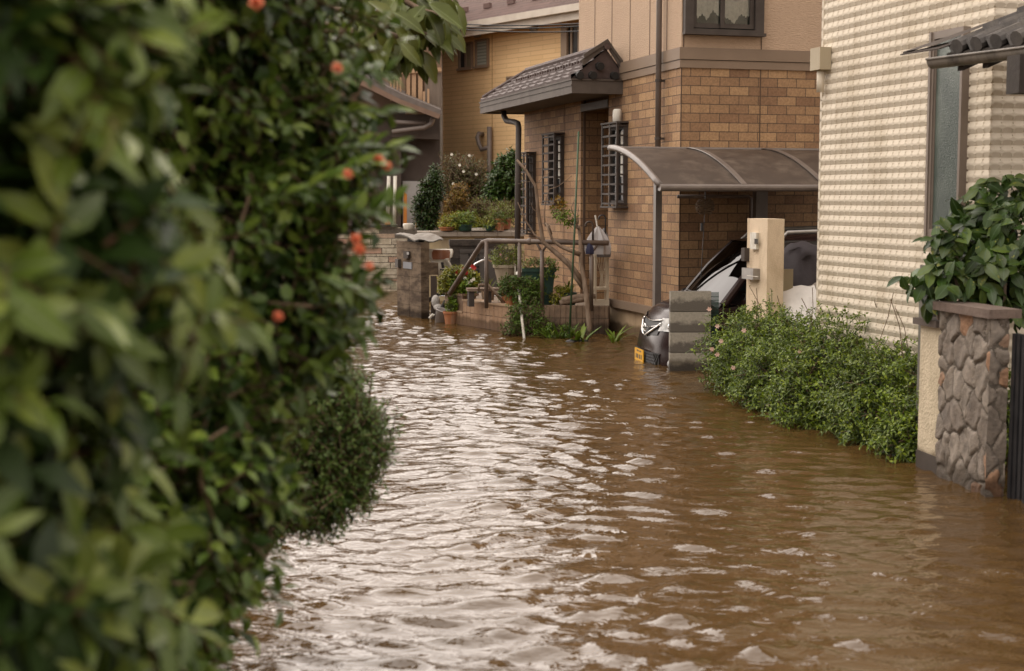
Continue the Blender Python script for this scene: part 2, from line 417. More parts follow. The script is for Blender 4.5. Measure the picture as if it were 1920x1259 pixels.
m_glass = glass_mat("clear_glass", (0.96, 0.97, 0.96))
m_lace = M("lace_white", (0.8, 0.78, 0.72), (0.62, 0.61, 0.56), 26, 0.9, 0.3, 60)
m_joint = M("joint_seal", (0.085, 0.052, 0.035), (0.11, 0.07, 0.045), 9, 0.8)
m_white = M("white_plastic", (0.72, 0.69, 0.62), (0.6, 0.57, 0.5), 9, 0.45, dirt=(0.42, 0.36, 0.28), dscale=6)
m_black = M("black_metal", (0.018, 0.018, 0.02), (0.032, 0.031, 0.033), 9, 0.4)
m_blackrub = M("black_rubber", (0.02, 0.019, 0.018), (0.035, 0.032, 0.03), 12, 0.7)
m_steel = M("stainless", (0.36, 0.34, 0.32), (0.28, 0.265, 0.25), 12, 0.42, metal=0.7)
m_chrome = M("chrome", (0.75, 0.74, 0.72), (0.6, 0.6, 0.6), 9, 0.12, metal=1.0)
m_terra = M("terracotta", (0.42, 0.165, 0.07), (0.33, 0.13, 0.06), 9, 0.8, 0.2, 60, dirt=(0.3, 0.2, 0.13), dscale=7)
m_soil = M("soil", (0.05, 0.034, 0.022), (0.085, 0.06, 0.04), 30, 0.95, 0.6, 60)
m_bark = M("bark", (0.165, 0.112, 0.075), (0.30, 0.225, 0.165), 14, 0.9, 0.8, 45, stretch=(1, 1, 0.3))
m_twig = M("twig", (0.11, 0.07, 0.042), (0.17, 0.115, 0.07), 14, 0.85)
m_stem = M("green_stem", (0.08, 0.13, 0.035), (0.12, 0.15, 0.05), 14, 0.6)
m_rail = M("rail_brown", (0.105, 0.076, 0.06), (0.15, 0.11, 0.088), 6, 0.42, dirt=(0.2, 0.155, 0.12), dscale=5)
m_wood = M("weathered_wood", (0.16, 0.11, 0.08), (0.26, 0.19, 0.14), 10, 0.85, 0.5, 40, stretch=(0.4, 2, 2))
m_greenpl = M("green_plastic", (0.016, 0.05, 0.038), (0.028, 0.07, 0.05), 8, 0.5)

# ------------------------------------------------------------------ ground and flood water
def sheet(name, x0, x1, y0, y1, z, mat, n=1):
    mb = MB(); mb.quad([(x0, y0, z), (x1, y0, z), (x1, y1, z), (x0, y1, z)])
    return tag(mb.build(name, mat), kind="structure")
sheet("ground", -900, 900, -900, 900, -0.45, M("ground_mud", (0.09, 0.06, 0.035), (0.12, 0.08, 0.05), 1.5, 0.9))

def water_mat():
    m, n, l, b = newmat("flood_water")
    c = ramp(n, l, noise(n, l, 0.5, 4, stretch=(1, 0.5, 1)), [(0.3, (0.066, 0.036, 0.0115)), (0.7, (0.090, 0.050, 0.0165))])
    l.new(c, b.inputs["Base Color"]); b.inputs["Roughness"].default_value = 0.045; b.inputs["IOR"].default_value = 1.5
    b.inputs["Specular IOR Level"].default_value = 0.5
    h = noise(n, l, 10.5, 3, stretch=(0.7, 1.3, 1), dist=0.6)
    bump(n, l, h, 0.2, 0.05, b)
    return m
m_water = water_mat()
def build_water():
    x0, x1, y0, y1, st = -4.2, 4.0, 2.5, 29.0, 0.021
    nx, ny = int((x1 - x0) / st), int((y1 - y0) / st)
    X, Y = np.meshgrid(np.linspace(x0, x1, nx), np.linspace(y0, y1, ny))
    g = np.random.default_rng(5); Z = np.zeros_like(X); slope2 = 0
    # slow bends of the crests so that no two look alike
    wx = X + 0.16 * np.sin(1.1 * Y + 0.6 * X) + 0.10 * np.sin(2.3 * X - 1.7 * Y + 1); wy = Y + 0.14 * np.sin(1.7 * X + 0.5 * Y) + 0.08 * np.sin(3.1 * X + 1.1 * Y + 2)
    for i in range(64):
        lam = math.exp(g.uniform(math.log(0.09), math.log(0.55)))
        th = g.normal(R(-95), R(29)); k = 2 * math.pi / lam
        a = lam ** 1.1 * math.exp(-((math.log(lam / 0.195)) / 0.72) ** 2)
        ph = g.uniform(0, 6.28); kx, ky = k * math.cos(th), k * math.sin(th)
        Z += a * np.sin(kx * wx + ky * wy + ph); slope2 += 0.5 * (a * k) ** 2
    Z *= 0.115 / math.sqrt(slope2)
    rms = Z.std(); Z = Z + 0.22 * (Z ** 2 - rms ** 2) / rms          # peaked crests
    patch = 1.0 + 0.28 * np.exp(-((Y - 5.0) / 2.2) ** 2) + 0.35 * np.sin(0.55 * X + 0.33 * Y + 1.0) * np.sin(0.42 * Y - 0.3 * X)
    edge = np.clip(np.minimum.reduce([X - x0, x1 - X, Y - y0, y1 - Y]) / 1.0, 0, 1)
    Z *= patch * edge
    V = np.stack([X, Y, Z], -1).reshape(-1, 3)
    i = np.arange(ny - 1)[:, None] * nx + np.arange(nx - 1)[None]
    Q = np.stack([i, i + 1, i + nx + 1, i + nx], -1).reshape(-1, 4)
    o = 700.0; b = len(V)
    ring = np.array([(-o, -o, 0), (o, -o, 0), (o, o, 0), (-o, o, 0), (x0, y0, 0), (x1, y0, 0), (x1, y1, 0), (x0, y1, 0)])
    RQ = np.array([(0, 1, 5, 4), (1, 2, 6, 5), (2, 3, 7, 6), (3, 0, 4, 7)]) + b
    w = np_mesh("water", np.concatenate([V, ring]), np.concatenate([Q, RQ]), m_water)
    tag(w, kind="structure")
build_water()

# ------------------------------------------------------------------ tan brick house
TF = Fr((1.86, 15.87), R(15.87))
vM = TF.hu(1140, 400)[0]; vR = TF.hu(1089, 300)[0]; vE = TF.hu(983, 300)[0]; vU = TF.hu(1085, 50)[0]
zb = Zof(127, 15.87); zt = Zof(89, 15.87); zmid = zb + 0.085
zl1 = TF.hu(1142, 559)[1]; zl0 = zl1 - 0.095
tan = thing("brick_house", "tan brick house with beige upper storey behind the carport and handrail", "house", TF.w(2.5, 3, -0.45))
mb = MB()
mb.fbox(TF, 0, 6.5, 0, vM, zl1 - 0.02, zb + 0.01)
mb.fbox(TF, 0.85, 6.5, vM, vR, 0.3, zb - 0.02)
mb.fbox(TF, 0, 6.5, vR, vE, -0.4, 3.25)
mb.build("brick_wall", m_brick, tan, bevel=0.02)
mb = MB(); mb.fbox(TF, 0.025, 6.45, 0.025, vM - 0.03, -0.45, zl0 + 0.01); mb.build("foundation", m_foundation, tan)
mb = MB(); mb.fbox(TF, -0.045, 6.5, -0.045, vM - 0.01, zl0, zl1); mb.build("foundation_ledge", m_band, tan, bevel=0.008)
mb = MB(); mb.fbox(TF, 0.004, 6.45, 0.004, vU, zt - 0.01, 6.2); mb.build("upper_wall", m_siding, tan, bevel=0.015)
mb = MB(); mb.fbox(TF, -0.028, 6.52, -0.028, vU + 0.02, zmid + 0.006, zt); mb.fbox(TF, -0.018, 6.5, -0.018, vU + 0.01, zb, zmid)
mb.build("belt_course", m_band, tan, bevel=0.006)
# panel joints
mb = MB()
for px in (1277, 1425):
    u, _ = TF.hv(px, 200); mb.fbox(TF, u - 0.006, u + 0.006, -0.004, 0.03, zl1, zb - 0.002)
for px in (1282, 1428):
    u, _ = TF.hv(px, 60); mb.fbox(TF, u - 0.005, u + 0.005, -0.0035, 0.03, zt + 0.002, 6.15)
for px in (1115, 1147, 1181, 1218, 1250):
    v, _ = TF.hu(px, 60); mb.fbox(TF, -0.0005, 0.03, v - 0.006, v + 0.006, zt + 0.002, 6.15)
for px in (1094, 1058):
    v, _ = TF.hu(px, 300); mb.fbox(TF, -0.004, 0.03, v - 0.006, v + 0.006, 0.4, 3.0)
mb.build("panel_joint", m_joint, tan)
# main roof
mb = MB(); rz = 6.15; w = TF.w
mb.fbox(TF, -0.5, 7.0, -0.5, vU + 0.5, rz, rz + 0.16)
a = [w(-0.5, -0.5, rz + 0.165), w(7.0, -0.5, rz + 0.165), w(7.0, vU + 0.5, rz + 0.165), w(-0.5, vU + 0.5, rz + 0.165)]
t1, t2 = w(1.6, 1.7, rz + 1.1), w(5.2, 1.7, rz + 1.1)
mb.quad([a[0], a[1], t2, t1]); mb.quad([a[1], a[2], t2]); mb.quad([a[2], a[3], t1, t2]); mb.quad([a[3], a[0], t1])
mb.build("roof", m_rooftile, tan)
# drainpipe on the left wall
v, _ = TF.hu(1237, 150, -0.06)
mb = MB(); mb.tube([w(-0.075, v, 6.15), w(-0.075, v, 4.2), w(-0.075, v, 1.95)], 0.033, 12); mb.build("drainpipe", m_pipe, tan, smooth=True)
for z in (3.0, 4.0, 2.35): mb = MB(); mb.tube([w(-0.075, v, z - 0.015), w(-0.075, v, z + 0.015)], 0.04, 12); mb.fbox(TF, -0.07, 0.0, v - 0.012, v + 0.012, z - 0.012, z + 0.012); mb.build("pipe_bracket", m_bronze, tan)
# upper window with lace
u0, zs = TF.hv(1280, 62); u1, _ = TF.hv(1427, 62); zs += 0.0; zh = zs + 1.25
win = MB(); fw = 0.10
win.fbox(TF, u0, u0 + fw, -0.075, 0.06, zs, zh); win.fbox(TF, u1 - fw, u1, -0.075, 0.06, zs, zh)
win.fbox(TF, u0 + fw, u1 - fw, -0.075, 0.06, zh - 0.08, zh); win.fbox(TF, u0 + fw, u1 - fw, -0.07, 0.06, zs, zs + 0.045)
win.fbox(TF, u0 - 0.015, u1 + 0.015, -0.105, -0.03, zs - 0.022, zs + 0.012)
wo = win.build("window", m_bronze, tan, bevel=0.004)
uc = (u0 + u1) / 2 - 0.01; sash = MB()
for (a0, a1, dv) in ((u0 + fw + 0.01, uc + 0.03, -0.022), (uc - 0.03, u1 - fw - 0.01, -0.042)):
    z0, z1 = zs + 0.06, zh - 0.085
    sash.fbox(TF, a0, a0 + 0.045, dv, dv + 0.018, z0, z1); sash.fbox(TF, a1 - 0.045, a1, dv, dv + 0.018, z0, z1)
    sash.fbox(TF, a0 + 0.045, a1 - 0.045, dv, dv + 0.018, z0, z0 + 0.05); sash.fbox(TF, a0 + 0.045, a1 - 0.045, dv, dv + 0.018, z1 - 0.05, z1)
sash.build("sash", m_bronze, wo, bevel=0.003)
mb = MB(); mb.fbox(TF, u0 + fw, u1 - fw, -0.012, -0.008, zs + 0.06, zh - 0.09); mb.build("pane", m_glass, wo)
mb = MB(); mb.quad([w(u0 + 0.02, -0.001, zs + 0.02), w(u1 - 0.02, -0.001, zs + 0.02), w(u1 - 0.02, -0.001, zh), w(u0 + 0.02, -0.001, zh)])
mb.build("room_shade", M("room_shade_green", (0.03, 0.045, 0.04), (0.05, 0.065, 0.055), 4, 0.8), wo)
zc = TF.hv(1350, 36)[1]
for (a0, a1, ps) in ((u0 + fw + 0.02, uc - 0.03, [(0, .1), (.18, .0), (.36, .05), (.52, -.02), (.75, .09), (1, .02)]), (uc + 0.03, u1 - fw - 0.03, [(0, .02), (.2, .0), (.36, -.05), (.62, .06), (.8, .03), (1, .05)])):
    mb = MB(); N = 40; bot, top = [], []
    for i in range(N + 1):
        s = i / N; x = a0 + (a1 - a0) * s
        for (p, q) in zip(ps[:-1], ps[1:]):
            if p[0] <= s <= q[0]: z = p[1] + (q[1] - p[1]) * (s - p[0]) / (q[0] - p[0])
        vv = -0.0045 + 0.002 * math.sin(s * 40)
        bot.append(w(x, vv, zc + z + 0.008 * math.sin(s * 60))); top.append(w(x, vv, zh - 0.05))
    mb.loft([bot, top]); mb.build("lace_curtain", m_lace, wo, smooth=True)
# barred windows on the left wall
def barred(pxa, pxb, pya, pyb, refpx, nb):
    va = TF.hu(pxa, (pya + pyb) / 2, -0.11)[0]; vb = TF.hu(pxb, (pya + pyb) / 2, -0.02)[0]
    if va < vb: va, vb = vb, va
    ztop = TF.hu(refpx, pya, -0.08)[1]; zbot = TF.hu(refpx, pyb, -0.08)[1]
    f = MB()
    for (q0, q1, e0, e1) in ((va - 0.04, va, zbot, ztop), (vb, vb + 0.04, zbot, ztop)): f.fbox(TF, -0.05, 0.02, q0, q1, e0, e1)
    f.fbox(TF, -0.05, 0.02, vb + 0.04, va - 0.04, zbot, zbot + 0.04); f.fbox(TF, -0.05, 0.02, vb + 0.04, va - 0.04, ztop - 0.04, ztop)
    vm = (va + vb) / 2; f.fbox(TF, -0.04, 0.02, vm - 0.02, vm + 0.02, zbot + 0.04, ztop - 0.04)
    wobj = f.build("barred_window", m_bronze, tan)
    mb = MB(); mb.fbox(TF, -0.016, 0.01, vb + 0.04, va - 0.04, zbot + 0.04, ztop - 0.04); mb.build("pane", m_pane, wobj)
    mb = MB(); mb.fbox(TF, -0.019, -0.0165, vb + 0.06, vm - 0.06, zbot + 0.35 * (ztop - zbot), ztop - 0.06); mb.build("blind", m_white, wobj)
    b = MB(); uo = -0.14
    for q in (va - 0.01, vb - 0.02, vm - 0.03):
        b.fbox(TF, uo - 0.012, uo + 0.012, q, q + 0.03, zbot - 0.03, ztop + 0.03)
    for i in range(nb):
        z = zbot + (ztop - zbot) * i / (nb - 1)
        b.fbox(TF, uo - 0.008, uo + 0.008, vb + 0.012, va - 0.012, z - 0.012, z + 0.012)
        for q in (va, vb): b.fbox(TF, uo + 0.013, 0.0, q - 0.009, q + 0.009, z - 0.010, z + 0.010)
    b.fbox(TF, uo - 0.02, 0.0, vb - 0.03, va + 0.03, ztop + 0.03, ztop + 0.05); b.fbox(TF, uo - 0.02, 0.0, vb - 0.03, va + 0.03, zbot - 0.055, zbot - 0.032)
    b.build("grille", m_bronze, wobj)
barred(1134, 1174, 238, 382, 1150, 9)
barred(1022, 1055, 257, 378, 1038, 9)
barred(979, 1002, 292, 433, 990, 10)
# entrance recess
mb = MB(); z1 = TF.hu(1112, 192)[1]; z0 = TF.hu(1112, 206)[1]
mb.fbox(TF, -0.012, 0.1, vM + 0.01, vR - 0.01, z0, z1); mb.build("lintel", m_fascia, tan)
mb = MB(); mb.fbox(TF, 0.80, 0.845, vM + 0.15, vR - 0.1, 0.36, 2.4); mb.build("front_door", M("door_dark", (0.05, 0.033, 0.025), (0.07, 0.05, 0.04), 6, 0.5), tan)
v, z = TF.hu(1160, 222, -0.05); mb = MB(); mb.lathe(w(-0.07, v, z - 0.1), [(0.02, 0), (0.055, 0.01), (0.055, 0.19), (0.04, 0.21)], 14)
mb.build("porch_lamp", m_white, tan, smooth=True)
# porch roof over the entrance side
T = 0.66; vN = TF.hu(1168, 158)[0]; vF = TF.hu(900, 205, -T)[0]
ze1 = TF.hu(1078, 149, -T)[1]; ze0 = ze1 - 0.155
pr = MB()
pr.fbox(TF, -T, -T + 0.05, vN, vF, ze0, ze1); pr.fbox(TF, -T + 0.05, 0.03, vN, vN + 0.05, ze0, ze1); pr.fbox(TF, -T + 0.05, 1.2, vF - 0.05, vF, ze0, ze1)
pr.fbox(TF, -T - 0.012, -T + 0.05, vN - 0.012, vF + 0.012, ze1, ze1 + 0.02); pr.fbox(TF, -T + 0.05, 0.0, vN - 0.012, vN + 0.05, ze1, ze1 + 0.02)
pr.fbox(TF, -T - 0.01, -T, vN - 0.01, vF + 0.01, ze0 + 0.09, ze0 + 0.105)
po = pr.build("porch_roof", m_fascia, tan, bevel=0.008)
mb = MB(); mb.fbox(TF, -T + 0.04, 1.2, vN + 0.03, vF - 0.04, ze0 + 0.02, ze0 + 0.045); mb.build("soffit", M("soffit", (0.09, 0.068, 0.052), (0.12, 0.09, 0.07), 3, 0.8), po)
zr = TF.hu(1150, 84, -0.2)[1]; ur = -0.2; nc = 6; tiles = MB()
ue, zee = -T + 0.02, ze1 + 0.03; vH = vF - 0.95
def row_pt(k, frac, v):
    u = ue + (ur - ue) * k; z = zee + (zr - 0.03 - zee) * k
    return u, z
for k in range(nc):
    k0, k1 = k / nc, (k + 1) / nc
    ua, za = row_pt(k0, 0, 0); ub, zbb = row_pt(k1, 0, 0)
    vfar0 = vF - 0.02 - (vF - vH) * k0; vfar1 = vF - 0.02 - (vF - vH) * k1
    npt = 36; r0, r1, r2 = [], [], []
    for i in range(npt + 1):
        s = i / npt; va = vN + 0.04 + (vfar0 - vN - 0.04) * s; vb2 = vN + 0.04 + (vfar1 - vN - 0.04) * s
        wob = 0.012 * math.cos(s * npt / 3 * 2 * math.pi + k * math.pi)
        r0.append(w(ua - 0.015, va, za - 0.01)); r1.append(w(ua - 0.02, va, za + 0.028 + wob)); r2.append(w(ub, vb2, zbb + 0.006 + wob * 0.6))
    tiles.loft([r0, r1, r2])
    # hip end face
    tiles.quad([w(ua, vfar0, za), w(0.8, vfar0, za), w(0.8, vfar1, zbb), w(ub, vfar1, zbb)])
tiles.quad([w(ur, vN + 0.05, zr - 0.03), w(0.02, vN + 0.05, ze1 + 0.1), w(0.02, vH, ze1 + 0.1), w(ur, vH, zr - 0.03)])
tiles.quad([w(ue, vN + 0.06, zee), w(0.0, vN + 0.06, zee), w(0.0, vN + 0.06, ze1 + 0.1), w(ur, vN + 0.06, zr - 0.03)])
tiles.build("roof_tiles", m_rooftile, po)
for s in range(26):
    v = vN + 0.35 + s * 0.115
    if v < vH: u, z = row_pt(0.5, 0, v); MB().fbox(TF, u - 0.02, u + 0.012, v - 0.014, v + 0.014, z + 0.01, z + 0.065).build("snow_stop", m_rooftile, po)
mb = MB()
mb.tube([w(ur, vN + 0.0, zr), w(ur, vH, zr)], 0.045, 8)
mb.tube([w(ur, vH, zr), w(ue + 0.03, vF - 0.03, zee + 0.06)], 0.035, 8)
mb.build("ridge", m_rooftile, po)
for (uu, zz_) in ((-T + 0.10, ze1 + 0.055), (-T + 0.27, ze1 + 0.06), (-0.30, ze1 + 0.17), (-0.11, ze1 + 0.06)):
    mb = MB(); mb.tube([w(uu, vN - 0.035, zz_), w(uu + 0.01, vN + 0.12, zz_ + 0.02)], 0.048, 10); mb.build("end_tile", m_dark, po)
vg = vN + 0.02; mb = MB()
mb.extr([w(ur - 0.30, vg, zr - 0.235), w(ur, vg, zr - 0.0), w(0.0, vg, ze1 + 0.14), w(0.0, vg, ze1 + 0.24), w(ur, vg, zr + 0.085), w(ur - 0.33, vg, zr - 0.165)], TF.v * 0.03)
mb.extr([w(ur - 0.30, vg - 0.02, zr - 0.15), w(ur, vg - 0.02, zr + 0.04), w(0.0, vg - 0.02, ze1 + 0.2), w(0.0, vg - 0.02, ze1 + 0.25), w(ur, vg - 0.02, zr + 0.09), w(ur - 0.31, vg - 0.02, zr - 0.10)], TF.v * 0.02)
mb.build("gable_trim", m_fascia, po)
# gutter outlet and downpipe at the far corner
vd, zd = TF.hu(948, 215, -T + 0.03); vd2 = TF.hu(972, 300, -0.12)[0]
pE = w(-T + 0.04, vF - 0.25, ze0 + 0.01)
q = P(972, 232, 20.6); q2 = P(946, 227, 21.2)
mb = MB(); mb.tube([P(944, 206, 21.3), P(945, 218, 21.25), P(950, 227, 21.1), P(964, 229, 20.8), P(971, 232, 20.6), P(972.5, 240, 20.5), P(971, 350, 20.4), P(970, 512, 20.3)], 0.042, 10)
mb.build("downpipe", m_bronze, tan, smooth=True)

# ------------------------------------------------------------------ entrance terrace, tiled planter wall, block planter wall
TA, TB = G(853, 608), G(957, 625)           # tiled face, far to near
d = (TA - TB); QF = Fr((TB.x, TB.y), math.atan2(-d.x, d.y))   # v runs from near to far, u to the right
Lq = d.length
m_tilewall = brick_mat("terrace_tile", (0.47, 0.31, 0.20), (0.42, 0.27, 0.17), (0.13, 0.08, 0.05), 0.105, 0.178, 0.006, offset=0.0, bmp=0.7, stain=(0.36, 0.22, 0.13), soak=True)
zq = Zof(573, 17.7); pl = thing("tiled_planter_wall", "low stepped wall faced with upright tan tiles beside the handrail", "planter wall", TB)
vs = QF.hu(868, 575)[0]
mb = MB(); mb.fbox(QF, 0, 0.22, 0, vs, -0.45, zq - 0.02); mb.fbox(QF, 0, 0.22, vs, Lq, -0.45, 0.165); mb.build("tiled_face", m_tilewall, pl, bevel=0.006)
mb = MB(); mb.fbox(QF, -0.012, 0.24, -0.01, vs + 0.01, zq - 0.02, zq); mb.fbox(QF, -0.012, 0.24, vs + 0.01, Lq + 0.01, 0.165, 0.185); mb.build("coping", M("tile_coping", (0.42, 0.29, 0.19), (0.36, 0.25, 0.16), 8, 0.7, 0.2, 40), pl, bevel=0.004)
BA, BB = Vector((TB.x + 0.02, TB.y + 0.02, 0)), G(1141, 627)
d = BB - BA; BF = Fr((BA.x, BA.y), math.atan2(d.y, d.x)); Lb = d.length
def flute_mat():
    m, n, l, b = newmat("fluted_block")
    v = uvvec(n, l); wv = n.new("ShaderNodeTexWave"); wv.inputs["Scale"].default_value = 4.6; wv.inputs["Distortion"].default_value = 0.6; l.new(v, wv.inputs["Vector"])
    t = n.new("ShaderNodeTexBrick"); l.new(v, t.inputs["Vector"]); t.inputs["Scale"].default_value = 1; t.inputs["Brick Width"].default_value = 0.4; t.inputs["Row Height"].default_value = 0.195
    t.inputs["Mortar Size"].default_value = 0.005; t.inputs["Color1"].default_value = (.24, .16, .105, 1); t.inputs["Color2"].default_value = (.19, .125, .08, 1); t.inputs["Mortar"].default_value = (.06, .04, .025, 1)
    f = ramp(n, l, noise(n, l, 3.0, 6, rough=0.7), [(0.42, 0.0), (0.62, 0.85)])
    l.new(wet(n, l, mixc(n, l, f, t.outputs["Color"], (0.085, 0.058, 0.04)), 0.12), b.inputs["Base Color"]); b.inputs["Roughness"].default_value = 0.9
    p = bump(n, l, ramp(n, l, wv.outputs["Color"], [(0.0, 0.0), (0.25, 1.0)]), 0.7, 0.015, b)
    bump(n, l, noise(n, l, 60, 4), 0.5, 0.008, b, p); return m
bw = MB(); bw.fbox(BF, 0, Lb, 0, 0.15, -0.45, zq); tag(bw.build("block_planter_wall", flute_mat(), loc=BA, bevel=0.008), "brown fluted block wall with damp stains below the bare pruned tree", "block wall")
ter = MB(); pts = [QF.w(0.21, 0.0, zq - 0.05), BF.w(Lb, 0.1, zq - 0.05), TF.w(-0.02, vM + 0.1, zq - 0.05), TF.w(0.9, vM + 0.1, zq - 0.05), TF.w(0.9, vR, zq - 0.05), TF.w(-0.02, vR, zq - 0.05), TF.w(-0.02, vE, zq - 0.05), Vector((-0.9, 20.2, zq - 0.05)), QF.w(0.21, Lq, zq - 0.05)]
ter.extr([p - Vector((0, 0, 0.8)) for p in pts], (0, 0, 0.8)); tag(ter.build("terrace", M("terrace_concrete", (0.2, 0.15, 0.11), (0.26, 0.2, 0.15), 4, 0.9, 0.3, 60)), kind="structure")

# ------------------------------------------------------------------ handrail
hA, hB, hC = P(1141, 456, 17.35), P(905, 452, 17.95), P(843, 551, 18.75)
hr = thing("handrail", "brown round metal handrail with a sloping end before the entrance terrace", "handrail", (0.4, 17.7, zq))
mb = MB(); mid = hA.lerp(hB, 0.62)
mb.tube([hA, mid, hB + Vector((0.06, 0, 0)), hB + Vector((0.0, 0.01, -0.02)), hC], 0.032, 14); mb.build("rail", m_rail, hr, smooth=True)
mb = MB(); mb.ell(mid, (0.043, 0.043, 0.043)); mb.build("joint_collar", m_rail, hr, smooth=True)
for (px, t, zb0, br) in ((898, 0.97, zq - 0.05, 0), (976, 0.70, zq - 0.05, 0), (1019, 0.52, zq - 0.05, 1), (1111, 0.13, zq - 0.05, 1)):
    p = hA.lerp(hB, t); mb = MB(); mb.tube([(p.x, p.y, zb0), (p.x, p.y, p.z - (0.1 if br else 0))], 0.025, 12)
    if br:
        dd = (hB - hA).normalized()
        for s in (-1, 1): mb.tube([(p.x, p.y, p.z - 0.13), Vector((p.x, p.y, p.z - 0.07)) + dd * 0.04 * s, p + dd * 0.085 * s], 0.016, 8)
    mb.build("post", m_rail, hr, smooth=True)

# ------------------------------------------------------------------ carport
L1 = P(1237, 350, 14.2); uL, vFt, zF = TF.loc(L1); vRr = -0.04
zR = max(TF.hu(1141, 280, uL)[1], zF + 0.35)
uEnd = uL + 2.9
cp = thing("carport", "carport with smoky brown arched roof against the brick house wall", "carport", TF.w((uL + uEnd) / 2, -0.8, -0.45))
def arc(t): return (vRr + (vFt - vRr) * t, zR - (zR - zF) * t ** 1.75)
NA = 14
mb = MB(); rings = []
for i in range(NA + 1):
    v, z = arc(i / NA); rings.append([TF.w(uL + (uEnd - uL) * j / 6, v, z + 0.008) for j in range(7)])
mb.loft(rings)
rings2 = [[p - Vector((0, 0, 0.006)) for p in r] for r in rings]; mb.loft([list(reversed(r)) for r in rings2])
m_smoke = M("smoky_polycarbonate", (0.06, 0.046, 0.038), (0.08, 0.062, 0.05), 4, 0.42, spec=0.35, dirt=(0.12, 0.095, 0.075), dscale=5)
mb.build("roof_panel", m_smoke, cp, smooth=True)
m_cpmetal = M("carport_metal", (0.13, 0.105, 0.092), (0.18, 0.15, 0.13), 6, 0.38, spec=0.6)
for (uu, r, nm) in [(uL, 0.034, "edge_tube")] + [(TF.hv(px, 347, vFt)[0], 0.02, "rib") for px in (1396, 1548)]:
    mb = MB(); rr = []
    for i in range(NA + 1):
        v, z = arc(i / NA)
        rr.append(TF.w(uu, v, z + 0.012))
    if nm == "rib":
        L_ = [[p + TF.u * (-0.03) + Vector((0, 0, 0.006)), p + TF.u * -0.028 + Vector((0, 0, 0.016)), p + TF.u * 0.028 + Vector((0, 0, 0.016)), p + TF.u * 0.03 + Vector((0, 0, 0.006))] for p in rr]
        mb.loft(L_)
    else: mb.tube(rr, r, 10)
    mb.build(nm, m_cpmetal, cp, smooth=(nm != "rib"))
mb = MB(); mb.tube([TF.w(uL - 0.01, vFt - 0.02, zF - 0.012), TF.w(uEnd, vFt - 0.02, zF - 0.012)], 0.036, 12)
mb.fbox(TF, uL, uEnd, vFt - 0.01, vFt + 0.05, zF - 0.04, zF - 0.002); mb.build("gutter_beam", m_cpmetal, cp)
mb = MB(); mb.tube([TF.w(uL + 0.02, vRr, zR + 0.01), TF.w(uEnd, vRr, zR + 0.01)], 0.02, 8); mb.build("wall_rail", m_cpmetal, cp)
p = P(1232, 500, 15.55); mb = MB(); u_, v_, _ = TF.loc(p); tt = (v_ - vRr) / (vFt - vRr)
mb.fbox(TF, u_ - 0.036, u_ + 0.036, v_ - 0.036, v_ + 0.036, -0.45, arc(max(0, tt))[1] - 0.005); mb.build("post", m_cpmetal, cp, bevel=0.008)
u_, _ = TF.hv(1426, 380, -0.16); mb = MB(); mb.fbox(TF, u_ - 0.07, u_ + 0.07, -0.2, -0.1, -0.45, zR - 0.03); mb.build("post", m_cpmetal, cp, bevel=0.008)
ua, zz = TF.hv(1270, 369, -0.25); ub, _ = TF.hv(1408, 369, -0.25); mb = MB()
mb.tube([TF.w(ua, -0.25, zz), TF.w(ub - 0.03, -0.25, zz), TF.w(ub, -0.25, zz - 0.02), TF.w(ub, -0.25, zz - 0.6)], 0.02, 8); mb.build("brace", m_rail, cp, smooth=True)
# wicker ball lamp on a cord
pc = P(1322, 388, 14.9); wl_ = thing("wicker_lamp", "brown wicker ball lamp hanging on a cord under the carport", "hanging lamp", (pc.x, pc.y, pc.z - 0.12))
mb = MB(); g = random.Random(4)
for k in range(15):
    h = -0.075 + 0.15 * k / 14; rr = 0.095 * math.sqrt(max(0.12, 1 - (h / 0.095) ** 2)); ax = [(rr + g.uniform(-.008, .008)) for _ in range(18)]
    mb.tube([(pc.x + ax[i] * math.cos(i * .349), pc.y + ax[i] * math.sin(i * .349), pc.z + h + g.uniform(-.006, .006)) for i in range(18)], 0.005, 5, closed=True)
mb.build("wicker_shade", m_twig, wl_)
mb = MB(); mb.tube([(pc.x, pc.y, arc((TF.loc(pc)[1] - vRr) / (vFt - vRr))[1] - 0.01), (pc.x, pc.y, pc.z), (pc.x - .01, pc.y, pc.z - .22), (pc.x - .035, pc.y, pc.z - .75)], 0.004, 5); mb.build("cord", m_black, wl_)
mb = MB(); mb.tube([(pc.x - .03, pc.y, pc.z - .17), (pc.x - .032, pc.y, pc.z - .25)], 0.014, 8); mb.build("switch", m_black, wl_)

# ------------------------------------------------------------------ block post, gatepost
BX = Fr(P(1256, 690, 13.78).xy, R(1.0))
def block_mat(name, c1, c2, stain, lo=0.46, hi=0.6):
    m, n, l, b = newmat(name)
    f1 = ramp(n, l, noise(n, l, 40, 5), [(0.3, c2), (0.7, c1)])
    d = ramp(n, l, noise(n, l, 3.4, 6, rough=0.7, stretch=(0.8, 0.8, 2.0)), [(lo, 0.0), (hi, 1.0)])
    l.new(wet(n, l, mixc(n, l, d, f1, stain), 0.1), b.inputs["Base Color"]); b.inputs["Roughness"].default_value = 0.9; b.inputs["Specular IOR Level"].default_value = 0.2
    bump(n, l, noise(n, l, 110, 4), 0.5, 0.006, b); return m
m_block = block_mat("grey_block", (0.33, 0.30, 0.25), (0.25, 0.23, 0.19), (0.075, 0.066, 0.055), .45, .56)
zt_ = P(1295, 547, 13.78).z
m_block, n, l, b = newmat("grey_block_soaked")
_f = ramp(n, l, noise(n, l, 40, 5), [(0.3, (0.27, 0.25, 0.205)), (0.7, (0.36, 0.33, 0.275))])
_s = n.new("ShaderNodeSeparateXYZ"); l.new(n.new("ShaderNodeTexCoord").outputs["Object"], _s.inputs[0])
